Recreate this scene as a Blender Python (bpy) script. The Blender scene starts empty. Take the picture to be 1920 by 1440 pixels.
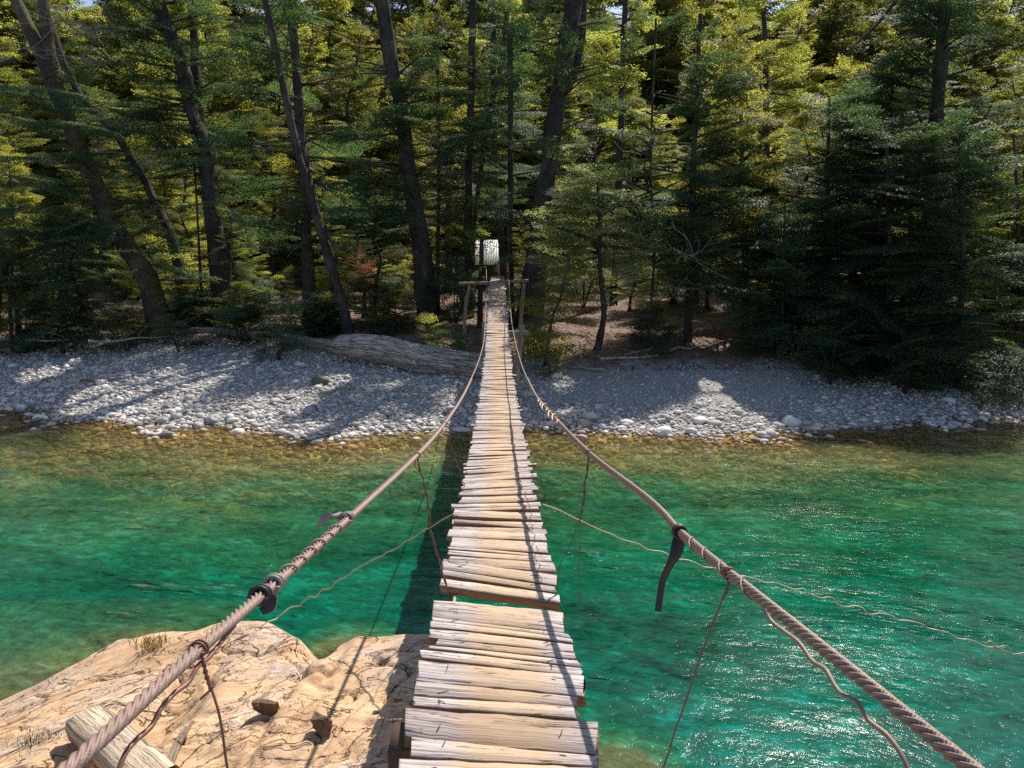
import bpy, math, random
import numpy as np
from mathutils import Vector, Matrix

# ---------------------------------------------------------------- camera, sky, sun, exposure
C = bpy.context.scene
COL = C.collection
EYE = 4.6
PITCH = math.radians(12.0)
CP, SP = math.cos(PITCH), math.sin(PITCH)
cam_d = bpy.data.cameras.new("camera")
cam = bpy.data.objects.new("camera", cam_d)
COL.objects.link(cam)
cam.location = (0, 0, EYE)
cam.rotation_euler = (math.pi / 2 - PITCH, 0, 0)
cam_d.sensor_width = 36
cam_d.lens = 36 * 1400 / 1920
cam_d.clip_start = 0.05
cam_d.clip_end = 2000
C.camera = cam

SUNV = Vector((0.42, 0.78, 1.0)).normalized()          # towards the sun
SUN_EL = math.asin(SUNV.z)
SUN_AZ = math.atan2(SUNV.x, SUNV.y)
w = bpy.data.worlds.new("World")
C.world = w
w.use_nodes = True
nt = w.node_tree
nt.nodes.clear()
sky = nt.nodes.new("ShaderNodeTexSky")
sky.sky_type = 'NISHITA'
sky.sun_disc = False
sky.sun_elevation = SUN_EL
sky.sun_rotation = SUN_AZ
bg = nt.nodes.new("ShaderNodeBackground")
bg.inputs['Strength'].default_value = 0.10
wo = nt.nodes.new("ShaderNodeOutputWorld")
nt.links.new(sky.outputs[0], bg.inputs[0])
nt.links.new(bg.outputs[0], wo.inputs[0])
sd = bpy.data.lights.new("sun", 'SUN')
sd.energy = 5.0
sd.angle = math.radians(0.5)
sd.color = (1.0, 0.93, 0.82)
so = bpy.data.objects.new("sun", sd)
COL.objects.link(so)
so.rotation_euler = SUNV.to_track_quat('Z', 'Y').to_euler()
so.location = (20, 40, 60)
C.view_settings.view_transform = 'Standard'
C.view_settings.look = 'None'
C.view_settings.gamma = 1
C.view_settings.exposure = 0.45
C.cycles.max_bounces = 7
C.cycles.diffuse_bounces = 3
C.cycles.transmission_bounces = 3
C.cycles.transparent_max_bounces = 8
C.cycles.sample_clamp_indirect = 4.0
C.cycles.use_denoising = False
C.cycles.sample_clamp_direct = 8.0

# ---------------------------------------------------------------- helpers
rng = np.random.default_rng(11)
random.seed(5)


def P(px, py, Z):
    """point seen at a pixel of the photograph, Z metres along the view axis"""
    x = (px - 960) / 1400 * Z
    v = (py - 720) / 1400 * Z
    return np.array([x, Z * CP - v * SP, EYE - Z * SP - v * CP])


def proj(p):
    d, h = p[1], EYE - p[2]
    Z = d * CP + h * SP
    v = h * CP - d * SP
    return 960 + 1400 * p[0] / Z, 720 + 1400 * v / Z, Z


def on_plane(px, py, z):
    k = (py - 720) / 1400
    drop = SP + k * CP
    Z = (EYE - z) / drop
    return P(px, py, Z)


def _h(i, j, k, seed):
    n = (i * 374761393 + j * 668265263 + k * 2147483647 + seed * 1274126177).astype(np.int64)
    n = (n ^ (n >> 13)) * 1274126177
    n = n ^ (n >> 16)
    return (n & 0xffff) / 65535.0


def vn(x, y, z=None, seed=0):
    x = np.asarray(x, float); y = np.asarray(y, float)
    z = np.zeros_like(x) if z is None else np.asarray(z, float)
    i, j, k = np.floor(x).astype(np.int64), np.floor(y).astype(np.int64), np.floor(z).astype(np.int64)
    fx, fy, fz = x - i, y - j, z - k
    fx = fx * fx * (3 - 2 * fx); fy = fy * fy * (3 - 2 * fy); fz = fz * fz * (3 - 2 * fz)
    r = 0
    for a in (0, 1):
        for b in (0, 1):
            for c in (0, 1):
                wgt = (fx if a else 1 - fx) * (fy if b else 1 - fy) * (fz if c else 1 - fz)
                r = r + wgt * _h(i + a, j + b, k + c, seed)
    return r * 2 - 1


def fbm(x, y, z=None, oct=4, seed=0, gain=.5):
    r, a, f = 0, 1.0, 1.0
    for o in range(oct):
        r = r + a * vn(x * f + 13.7 * o, y * f + 7.3 * o, None if z is None else z * f, seed + o)
        a *= gain; f *= 2.03
    return r


def raw_mesh(name, verts, faces_flat, counts, mats, smooth=False, mat_idx=None, uv=None, attrs=None):
    me = bpy.data.meshes.new(name)
    verts = np.asarray(verts, np.float32)
    faces_flat = np.asarray(faces_flat, np.int32).ravel()
    counts = np.asarray(counts, np.int32)
    me.vertices.add(len(verts)); me.vertices.foreach_set("co", verts.ravel())
    me.loops.add(len(faces_flat)); me.loops.foreach_set("vertex_index", faces_flat)
    me.polygons.add(len(counts))
    st = np.zeros(len(counts), np.int32); st[1:] = np.cumsum(counts)[:-1]
    me.polygons.foreach_set("loop_start", st)
    if mat_idx is not None:
        me.polygons.foreach_set("material_index", np.asarray(mat_idx, np.int32))
    me.update(calc_edges=True)
    if smooth:
        me.polygons.foreach_set("use_smooth", np.ones(len(counts), bool))
    for m in (mats if isinstance(mats, (list, tuple)) else [mats]):
        me.materials.append(m)
    if uv is not None:
        l = me.uv_layers.new(name="UVMap")
        l.data.foreach_set("uv", np.asarray(uv, np.float32)[faces_flat].ravel())
    for k, v in (attrs or {}).items():
        a = me.attributes.new(k, 'FLOAT', 'POINT')
        a.data.foreach_set("value", np.asarray(v, np.float32))
    return me


def link(name, me, parent=None):
    o = bpy.data.objects.new(name, me)
    COL.objects.link(o)
    if parent is not None:
        o.parent = parent
    return o


def empty(name, loc=(0, 0, 0)):
    o = bpy.data.objects.new(name, None)
    o.empty_display_size = .3
    o.location = loc
    COL.objects.link(o)
    return o


def tag(o, label=None, cat=None, group=None, kind=None):
    if label: o['label'] = label
    if cat: o['category'] = cat
    if group: o['group'] = group
    if kind: o['kind'] = kind
    return o


class MB:
    """collects pieces into one mesh"""
    def __init__(s): s.v, s.f, s.c, s.m, s.u, s.n = [], [], [], [], [], 0

    def add(s, v, f, mat=0, uv=None):
        v = np.asarray(v, float); f = np.asarray(f, int)
        s.v.append(v); s.f.append((f + s.n).ravel()); s.c.append(np.full(len(f), f.shape[1]))
        s.m.append(np.full(len(f), mat)); s.n += len(v)
        s.u.append(np.zeros((len(v), 2)) if uv is None else uv)

    def build(s, name, mats, parent=None, smooth=False, origin=None):
        v = np.concatenate(s.v)
        if origin is not None: v = v - np.asarray(origin)
        me = raw_mesh(name, v, np.concatenate(s.f), np.concatenate(s.c), mats, smooth,
                      np.concatenate(s.m), np.concatenate(s.u))
        return link(name, me, parent)


def spline(pts, n):
    """Catmull-Rom through rows of pts, n samples evenly spaced in length"""
    p = np.asarray(pts, float)
    p = np.vstack([2 * p[0] - p[1], p, 2 * p[-1] - p[-2]])
    out = []
    for i in range(1, len(p) - 2):
        t = np.linspace(0, 1, 24, endpoint=False)[:, None]
        a, b, c, d = p[i - 1], p[i], p[i + 1], p[i + 2]
        out.append(.5 * ((2 * b) + (c - a) * t + (2 * a - 5 * b + 4 * c - d) * t ** 2 + (-a + 3 * b - 3 * c + d) * t ** 3))
    out.append(p[-2:-1])
    q = np.vstack(out)
    L = np.concatenate([[0], np.cumsum(np.linalg.norm(np.diff(q[:, :3], axis=0), axis=1))])
    s = np.linspace(0, L[-1], n)
    return np.stack([np.interp(s, L, q[:, k]) for k in range(q.shape[1])], 1)


def frames(p):
    t = np.gradient(p, axis=0); t /= np.linalg.norm(t, axis=1)[:, None] + 1e-9
    up = np.array([0, 0, 1.0]) if abs(t[0][2]) < .9 else np.array([1.0, 0, 0])
    a = np.zeros_like(p)
    u = np.cross(t[0], up); u /= np.linalg.norm(u)
    for i in range(len(p)):
        u = u - t[i] * np.dot(u, t[i]); u /= np.linalg.norm(u) + 1e-9
        a[i] = u
    return t, a, np.cross(t, a)


def tube(mb, pts, r, sides=6, mat=0, rough=0, seed=0, lobes=0, lobe_amp=.0, lay=.16, cap=True, flat=1.0):
    p = np.asarray(pts, float)[:, :3]
    n = len(p)
    r = np.broadcast_to(np.asarray(r, float), (n,))
    t, a, b = frames(p)
    ang = np.linspace(0, 2 * np.pi, sides, endpoint=False)
    rad = np.ones((n, sides)) * r[:, None]
    L = np.concatenate([[0], np.cumsum(np.linalg.norm(np.diff(p, axis=0), axis=1))])
    if lobes:
        ph = L[:, None] / lay * 2 * np.pi
        rad = rad * (1 + lobe_amp * (np.abs(np.cos((ang[None] + ph) * lobes / 2)) * 2 - 1))
    if rough:
        nx = np.cos(ang)[None] * 1.3 + np.zeros((n, 1)); ny = np.sin(ang)[None] * 1.3 + np.zeros((n, 1))
        nz = (L / (r.mean() * 5 + 1e-6))[:, None] + np.zeros((1, sides))
        rad = rad * (1 + rough * fbm(nx + seed * 3.1, ny, nz, 3, seed))
    v = p[:, None] + rad[..., None] * (np.cos(ang)[None, :, None] * a[:, None] + flat * np.sin(ang)[None, :, None] * b[:, None])
    v = v.reshape(-1, 3)
    i = np.arange(n - 1)[:, None]; j = np.arange(sides)[None]
    f = np.stack([i * sides + j, i * sides + (j + 1) % sides, (i + 1) * sides + (j + 1) % sides, (i + 1) * sides + j], -1).reshape(-1, 4)
    uv = np.stack([np.tile(ang / 6.283, n), np.repeat(L, sides)], 1)
    mb.add(v, f, mat, uv)
    if cap:
        for e, q in ((0, p[0]), (n - 1, p[-1])):
            ring = v[e * sides:(e + 1) * sides]
            vv = np.vstack([ring, q[None]])
            ff = np.array([[k, (k + 1) % sides, sides] for k in range(sides)])
            if e == 0: ff = ff[:, ::-1]
            mb.add(vv, ff, mat, np.zeros((sides + 1, 2)))


def box(mb, c, s, R=None, mat=0):
    c = np.asarray(c, float); s = np.asarray(s, float) / 2
    v = np.array([[x, y, z] for x in (-1, 1) for y in (-1, 1) for z in (-1, 1)], float) * s
    if R is not None: v = v @ np.asarray(R).T
    f = [[0, 1, 3, 2], [4, 6, 7, 5], [0, 4, 5, 1], [2, 3, 7, 6], [0, 2, 6, 4], [1, 5, 7, 3]]
    mb.add(v + c, f, mat)


def grid_mesh(name, xs, ys, zf, mat, attrs=None, smooth=True):
    X, Y = np.meshgrid(xs, ys)
    Zv = zf(X, Y)
    nx, ny = len(xs), len(ys)
    v = np.stack([X.ravel(), Y.ravel(), Zv.ravel()], 1)
    i = np.arange(ny - 1)[:, None]; j = np.arange(nx - 1)[None]
    a = i * nx + j
    f = np.stack([a, a + 1, a + nx + 1, a + nx], -1).reshape(-1, 4)
    at = {k: fn(X, Y, Zv).ravel() for k, fn in (attrs or {}).items()}
    return raw_mesh(name, v, f, np.full(len(f), 4), mat, smooth, attrs=at)


def spaced(segs):
    out = []
    for a, b, st in segs:
        out.append(np.arange(a, b, st))
    out.append([segs[-1][1]])
    return np.concatenate(out)


# ---------------------------------------------------------------- material helpers
class Mat:
    def __init__(s, name):
        s.m = bpy.data.materials.new(name); s.m.use_nodes = True
        s.t = s.m.node_tree; s.t.nodes.clear()
        s.out = s.t.nodes.new("ShaderNodeOutputMaterial")

    def n(s, typ, **kw):
        nd = s.t.nodes.new("ShaderNode" + typ)
        for k, v in kw.items():
            if k.startswith('i_'):
                key = k[2:].replace('_', ' ')
                s.set(nd, key, v)
            else:
                setattr(nd, k, v)
        return nd

    def set(s, nd, key, v):
        inp = nd.inputs[int(key)] if key.isdigit() else nd.inputs[key]
        if isinstance(v, bpy.types.NodeSocket): s.t.links.new(v, inp)
        elif isinstance(v, (tuple, list)) and len(v) == 3 and inp.type == 'RGBA': inp.default_value = (*v, 1)
        else: inp.default_value = v

    def noise(s, vec, scale, detail=4, rough=.6, dist=0):
        nd = s.n("TexNoise"); nd.inputs['Scale'].default_value = scale
        nd.inputs['Detail'].default_value = detail; nd.inputs['Roughness'].default_value = rough
        nd.inputs['Distortion'].default_value = dist
        if vec is not None: s.t.links.new(vec, nd.inputs['Vector'])
        return nd.outputs['Fac']

    def ramp(s, fac, stops):
        nd = s.n("ValToRGB"); cr = nd.color_ramp
        while len(cr.elements) < len(stops): cr.elements.new(.5)
        for e, (p, c) in zip(cr.elements, stops):
            e.position = p; e.color = (*c, 1) if len(c) == 3 else c
        s.t.links.new(fac, nd.inputs[0])
        return nd.outputs[0]

    def mix(s, fac, a, b, blend='MIX'):
        nd = s.n("Mix", data_type='RGBA', blend_type=blend)
        for key, v in ((0, fac), (6, a), (7, b)):
            inp = nd.inputs[key]
            if isinstance(v, bpy.types.NodeSocket): s.t.links.new(v, inp)
            elif isinstance(v, (tuple, list)): inp.default_value = (*v, 1)
            else: inp.default_value = v
        return nd.outputs[2]

    def math(s, op, a, b=0.0, c=None):
        nd = s.n("Math", operation=op)
        for k, v in ((0, a), (1, b), (2, c)):
            if v is None: continue
            if isinstance(v, bpy.types.NodeSocket): s.t.links.new(v, nd.inputs[k])
            else: nd.inputs[k].default_value = v
        return nd.outputs[0]

    def scalev(s, vec, sc):
        nd = s.n("Mapping"); s.t.links.new(vec, nd.inputs['Vector']); nd.inputs['Scale'].default_value = sc
        return nd.outputs[0]

    def bump(s, h, strength=.5, dist=.02, normal=None):
        nd = s.n("Bump"); nd.inputs['Strength'].default_value = strength; nd.inputs['Distance'].default_value = dist
        s.t.links.new(h, nd.inputs['Height'])
        if normal is not None: s.t.links.new(normal, nd.inputs['Normal'])
        return nd.outputs[0]

    def pbr(s, col, rough=.8, normal=None, spec=.3, metal=0):
        nd = s.n("BsdfPrincipled")
        s.set(nd, 'Base Color', col); s.set(nd, 'Roughness', rough); s.set(nd, 'Specular IOR Level', spec)
        s.set(nd, 'Metallic', metal)
        if normal is not None: s.t.links.new(normal, nd.inputs['Normal'])
        return nd.outputs[0]

    def done(s, sh, vol=None):
        s.t.links.new(sh, s.out.inputs[0]); return s.m


def geo_pos(m): return m.n("NewGeometry").outputs['Position']


def mat_leaf(name, ca, cb, cc, tr, trf=.5):
    m = Mat(name)
    g = m.n("NewGeometry")
    rnd = g.outputs['Random Per Island']
    patch = m.noise(g.outputs['Position'], .9, 3, .6)
    f = m.math('ADD', m.math('MULTIPLY', rnd, .55), m.math('MULTIPLY', patch, .5))
    col = m.ramp(f, [(.2, ca), (.5, cb), (.85, cc)])
    oi = m.n("ObjectInfo")
    hsv = m.n("HueSaturation"); m.set(hsv, 'Color', col)
    m.set(hsv, 'Hue', m.math('ADD', m.math('MULTIPLY', oi.outputs['Random'], .03), .485))
    m.set(hsv, 'Value', m.math('ADD', m.math('MULTIPLY', oi.outputs['Random'], .5), .75))
    col = hsv.outputs[0]
    p = m.pbr(col, .55, spec=.22)
    t = m.n("BsdfTranslucent"); m.set(t, 'Color', m.mix(1.0, col, tr, 'MULTIPLY'))
    mx = m.n("MixShader", i_0=trf); m.t.links.new(p, mx.inputs[1]); m.t.links.new(t.outputs[0], mx.inputs[2])
    return m.done(mx.outputs[0])


LEAF = mat_leaf("beech_leaf", (.032, .055, .032), (.070, .100, .042), (.16, .165, .06), (3.2, 2.6, 1.1), .5)
LEAFD = mat_leaf("painted_shade_leaf", (.027, .056, .043), (.058, .100, .062), (.110, .145, .072), (2.4, 2.5, 1.2), .42)  # front-row leaf, darkened to teal so the shade sits in its colour
LEAFY = mat_leaf("painted_sun_leaf", (.065, .092, .038), (.15, .17, .06), (.30, .285, .10), (2.7, 2.5, 1.2), .6)  # lit copy of the leaf: backlit sun painted in as brighter yellow
LEAFO = mat_leaf("dry_orange_leaf", (.34, .17, .10), (.50, .28, .18), (.62, .40, .28), (1.9, 1.6, 1.3), .5)


def mat_bark(name, a, b, moss=0):
    m = Mat(name)
    tc = m.n("TexCoord").outputs['Object']
    v = m.scalev(tc, (7, 7, 1.1))
    n1 = m.noise(v, 2.2, 6, .7, .6)
    n2 = m.noise(tc, .9, 3, .6)
    col = m.ramp(n1, [(.3, a), (.7, b)])
    col = m.mix(m.ramp(n2, [(.45, (0, 0, 0)), (.7, (1, 1, 1))]), col, tuple(x * 1.35 for x in b))
    if moss:
        g = m.n("NewGeometry"); sx = m.n("SeparateXYZ"); m.t.links.new(g.outputs['Normal'], sx.inputs[0])
        mm = m.math('MULTIPLY', m.math('MAXIMUM', m.math('ADD', sx.outputs[0], sx.outputs[2]), 0), m.noise(tc, 3.0, 4))
        col = m.mix(m.ramp(mm, [(.46, (0, 0, 0)), (.62, (.8, .8, .8))]), col, (.13, .12, .03))
    return m.done(m.pbr(col, .9, m.bump(n1, 1.0, .10), .15))


BARK = mat_bark("rough_bark", (.016, .014, .014), (.10, .084, .076))
BARKM = mat_bark("mossy_bark", (.03, .025, .022), (.13, .105, .085), 1)
TWIG = mat_bark("dead_twig", (.22, .19, .16), (.42, .38, .33))


def mat_plank():
    m = Mat("weathered_plank")
    uv = m.n("TexCoord").outputs['UV']
    s = m.n("SeparateXYZ"); m.t.links.new(uv, s.inputs[0])
    u, v = s.outputs[0], s.outputs[1]
    g = m.n("NewGeometry")
    edge = m.math('ADD', m.math('ABSOLUTE', u), m.math('MULTIPLY', m.math('SUBTRACT', m.noise(m.scalev(uv, (4, 26, 1)), 1.0, 5, .65), .5), .34))
    worn = m.ramp(edge, [(.12, (1, 1, 1)), (.235, (0, 0, 0))])
    gr = m.noise(m.scalev(uv, (1.6, 90, 1)), 1.0, 5, .65, .4)
    gr2 = m.noise(m.scalev(uv, (3, 22, 1)), 1.0, 4, .6, .8)
    tan = m.ramp(gr, [(.3, (.34, .24, .17)), (.48, (.52, .39, .27)), (.72, (.62, .49, .36))])
    grey = m.ramp(gr, [(.34, (.19, .165, .16)), (.46, (.43, .38, .375)), (.58, (.57, .52, .51)), (.72, (.70, .65, .64))])
    col = m.mix(worn, grey, tan)
    per = m.ramp(m.noise(m.n("ObjectInfo").outputs['Random'], 37.0, 0), [(.3, (.70, .66, .64)), (.5, (.95, .93, .92)), (.7, (1.08, 1.05, 1.0))])
    col = m.mix(1.0, col, per, 'MULTIPLY')
    # cracks: thin and long, more of them towards the ends
    cr = m.noise(m.scalev(uv, (1.9, 42, 1)), 1.0, 2, .5, 1.2)
    d = m.math('ABSOLUTE', m.math('SUBTRACT', cr, .5))
    wid = m.math('ADD', .006, m.math('MULTIPLY', m.math('ABSOLUTE', u), .075))
    wid = m.math('MULTIPLY', wid, m.ramp(gr2, [(.44, (0, 0, 0)), (.56, (1, 1, 1))]))
    crack = m.math('LESS_THAN', d, wid)
    col = m.mix(m.math('MULTIPLY', crack, .85), col, (.05, .035, .03))
    # sides and undersides keep the brown of unweathered wood
    sn = m.n("SeparateXYZ"); m.t.links.new(g.outputs['True Normal'], sn.inputs[0])
    side = m.math('LESS_THAN', sn.outputs[2], .55)
    col = m.mix(side, col, m.mix(gr, (.16, .075, .04), (.34, .20, .12)))
    h = m.math('SUBTRACT', m.math('ADD', m.math('MULTIPLY', gr, .5), m.math('MULTIPLY', gr2, .4)), crack)
    return m.done(m.pbr(col, .82, m.bump(h, 1.0, .010), .25))


PLANK = mat_plank()


def mat_wood(name, a, b, c, ck=.8):
    m = Mat(name)
    uv = m.n("TexCoord").outputs['UV']
    v = m.scalev(uv, (18, 1.4, 1))
    n = m.noise(v, 1.6, 6, .7, .5)
    n2 = m.noise(m.scalev(uv, (34, .8, 1)), 1.0, 3, .5, 1.5)
    crack = m.ramp(m.math('ABSOLUTE', m.math('SUBTRACT', n2, .5)), [(.0, (1, 1, 1)), (.035, (0, 0, 0))])
    col = m.ramp(n, [(.25, a), (.5, b), (.75, c)])
    col = m.mix(m.math('MULTIPLY', crack, ck), col, tuple(x * .2 for x in a))
    return m.done(m.pbr(col, .88, m.bump(m.math('SUBTRACT', n, crack), 1.0, .03), .2))


DRIFT = mat_wood("grey_driftwood", (.20, .175, .16), (.42, .375, .34), (.60, .55, .50))
POLE = mat_wood("peeled_pole", (.24, .17, .12), (.46, .36, .28), (.62, .54, .46))
BEAM = mat_wood("old_beam", (.48, .36, .25), (.62, .49, .36), (.72, .60, .46), .3)
DARKW = mat_wood("dark_timber", (.06, .035, .025), (.12, .075, .05), (.20, .13, .09))


def mat_simple(name, col, rough=.6, metal=0, var=.25, sc=30, bump=.2, spec=.3):
    m = Mat(name)
    n = m.noise(m.n("TexCoord").outputs['Object'], sc, 4, .6)
    c = m.mix(n, tuple(x * (1 - var) for x in col), tuple(min(1, x * (1 + var)) for x in col))
    return m.done(m.pbr(c, rough, m.bump(n, bump, .004), spec, metal))


CABLE = mat_simple("steel_cable", (.25, .175, .145), .62, .2, .35, 60, .3, .4)
WIRE = mat_simple("rusty_wire", (.17, .085, .06), .6, .3, .4, 40, .2)
WIREL = mat_simple("pale_wire", (.45, .33, .24), .5, .3, .3, 40, .2)
RUBBER = mat_simple("black_rubber", (.018, .018, .022), .55, 0, .3, 20, .3, .4)
RUBG = mat_simple("grey_rubber", (.22, .19, .18), .5, 0, .3, 20, .3, .4)
NAIL = mat_simple("iron_nail", (.06, .045, .04), .6, .4, .3, 20, .1)
ROOF = mat_simple("roof_sheet", (.84, .84, .84), .5, .0, .05, 6, .05, .8)


def mat_pebble():
    m = Mat("river_stone")
    g = m.n("NewGeometry")
    r = g.outputs['Random Per Island']
    col = m.ramp(r, [(.0, (.26, .245, .23)), (.3, (.45, .425, .40)), (.7, (.62, .59, .555)), (1, (.80, .77, .73))])
    n = m.noise(g.outputs['Position'], 24, 4, .6)
    col = m.mix(1.0, col, m.ramp(n, [(.2, (.7, .7, .7)), (.8, (1.12, 1.1, 1.08))]), 'MULTIPLY')
    # wet and stained amber below the water line
    s = m.n("SeparateXYZ"); m.t.links.new(g.outputs['Position'], s.inputs[0])
    wet = m.ramp(m.math('ADD', s.outputs[2], .5), [(.47, (.62, .40, .15)), (.53, (1, 1, 1))])
    col = m.mix(1.0, col, wet, 'MULTIPLY')
    return m.done(m.pbr(col, .75, m.bump(n, .3, .01), .3))


PEB = mat_pebble()


def mat_ground():
    m = Mat("river_bank_ground")
    g = m.n("NewGeometry"); pos = g.outputs['Position']
    s = m.n("SeparateXYZ"); m.t.links.new(pos, s.inputs[0])
    at = m.n("Attribute", attribute_name="shore").outputs['Fac']      # metres inland of the water line
    vor = m.n("TexVoronoi", i_Scale=9.0); m.t.links.new(m.scalev(pos, (1, 1, 1)), vor.inputs['Vector'])
    vc = m.n("SeparateXYZ"); m.t.links.new(vor.outputs['Color'], vc.inputs[0])
    vor2 = m.n("TexVoronoi", i_Scale=38.0); m.t.links.new(pos, vor2.inputs['Vector'])
    vc2 = m.n("SeparateXYZ"); m.t.links.new(vor2.outputs['Color'], vc2.inputs[0])
    n1 = m.noise(pos, 1.3, 5, .6)
    n3 = m.noise(pos, 9, 5, .7)
    gravel = m.ramp(vc2.outputs[0], [(0, (.20, .195, .19)), (.5, (.36, .35, .34)), (1, (.56, .54, .52))])
    soil = m.ramp(m.math('ADD', m.math('MULTIPLY', n1, .5), m.math('MULTIPLY', n3, .5)),
                  [(.3, (.075, .05, .035)), (.5, (.20, .135, .10)), (.7, (.36, .25, .19))])
    bed = m.ramp(vc.outputs[0], [(0, (.13, .085, .03)), (.5, (.42, .27, .10)), (1, (.62, .46, .24))])
    bed = m.mix(1.0, bed, m.ramp(m.noise(pos, .9, 4, .65, .8), [(.36, (.35, .35, .35)), (.55, (1.1, 1.1, 1.1)), (.66, (1.7, 1.7, 1.6))]), 'MULTIPLY')
    edge = m.math('ADD', at, m.math('MULTIPLY', m.math('SUBTRACT', n1, .5), 3.0))
    f = m.ramp(m.math('ADD', m.math('MULTIPLY', m.math('ADD', m.n('Attribute', attribute_name='soil').outputs['Fac'], m.math('MULTIPLY', m.math('SUBTRACT', n1, .5), 2.0)), .1), .5), [(.47, (0, 0, 0)), (.54, (1, 1, 1))])
    col = m.mix(f, gravel, soil)
    gf = m.math('MULTIPLY', m.ramp(m.math('MULTIPLY', at, .02), [(.3, (0, 0, 0)), (.55, (1, 1, 1))]), m.ramp(n3, [(.3, (.5, .5, .5)), (.6, (1, 1, 1))]))
    col = m.mix(gf, col, m.mix(n3, (.02, .03, .012), (.10, .11, .03)))
    under = m.math('LESS_THAN', s.outputs[2], -.01)
    col = m.mix(under, col, bed)
    h = m.math('ADD', m.math('MULTIPLY', vor.outputs['Distance'], -.6), m.math('ADD', n3, m.math('MULTIPLY', vor2.outputs['Distance'], -.5)))
    return m.done(m.pbr(col, .9, m.bump(h, 1.0, .04), .2))


GROUND = mat_ground()


def mat_rock():
    m = Mat("tan_bedrock")
    g = m.n("NewGeometry"); pos = g.outputs['Position']
    s = m.n("SeparateXYZ"); m.t.links.new(pos, s.inputs[0])
    ax = m.n("VectorRotate", rotation_type='Z_AXIS', i_Angle=math.radians(-24)); m.t.links.new(pos, ax.inputs[0])
    st = m.scalev(ax.outputs[0], (1.0, 1.9, 2))
    n1 = m.noise(st, 1.3, 7, .62, .7)
    n2 = m.noise(pos, 22, 5, .7)
    n4 = m.noise(pos, 90, 3, .7)
    n3 = m.noise(pos, .9, 3, .5, .6)
    col = m.ramp(n1, [(.25, (.31, .18, .10)), (.42, (.51, .33, .19)), (.6, (.64, .43, .25)), (.78, (.69, .51, .34))])
    pink = m.ramp(m.noise(pos, 2.1, 4, .6), [(.5, (0, 0, 0)), (.62, (.8, .8, .8))])
    col = m.mix(pink, col, (.52, .37, .27))
    # pale lichen
    lic = m.math('MULTIPLY', m.ramp(n3, [(.50, (0, 0, 0)), (.60, (1, 1, 1))]), m.ramp(n2, [(.45, (0, 0, 0)), (.58, (1, 1, 1))]))
    col = m.mix(m.math('MULTIPLY', lic, .75), col, (.52, .47, .43))
    speck = m.ramp(n4, [(.34, (.42, .38, .36)), (.46, (1, 1, 1))])
    col = m.mix(.6, col, m.mix(1.0, col, speck, 'MULTIPLY'))
    # cracks
    w1 = m.noise(st, .95, 5, .55, 1.5)
    c1 = m.ramp(m.math('ABSOLUTE', m.math('SUBTRACT', w1, .5)), [(.0, (1, 1, 1)), (.012, (0, 0, 0))])
    w2 = m.noise(st, 4.5, 4, .6, 1.0)
    c2 = m.ramp(m.math('ABSOLUTE', m.math('SUBTRACT', w2, .5)), [(.0, (1, 1, 1)), (.02, (0, 0, 0))])
    c2 = m.math('MULTIPLY', c2, m.ramp(n3, [(.4, (0, 0, 0)), (.52, (1, 1, 1))]))
    cr = m.math('MAXIMUM', c1, m.math('MULTIPLY', c2, .45))
    col = m.mix(m.math('MULTIPLY', cr, .8), col, (.07, .045, .035))
    # algae at and under the water line
    zz = m.math('ADD', s.outputs[2], m.math('MULTIPLY', m.math('SUBTRACT', n1, .5), .12))
    alg = m.ramp(m.math('ADD', zz, .5), [(.38, (1, 1, 1)), (.53, (0, 0, 0))])
    col = m.mix(alg, col, m.mix(n2, (.16, .12, .015), (.60, .42, .07)))
    h = m.math('SUBTRACT', m.math('ADD', n1, m.math('ADD', m.math('MULTIPLY', n2, .16), m.math('MULTIPLY', n4, .05))), m.math('MULTIPLY', cr, .5))
    return m.done(m.pbr(col, .85, m.bump(h, 1.0, .034), .25))


ROCK = mat_rock()


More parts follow.
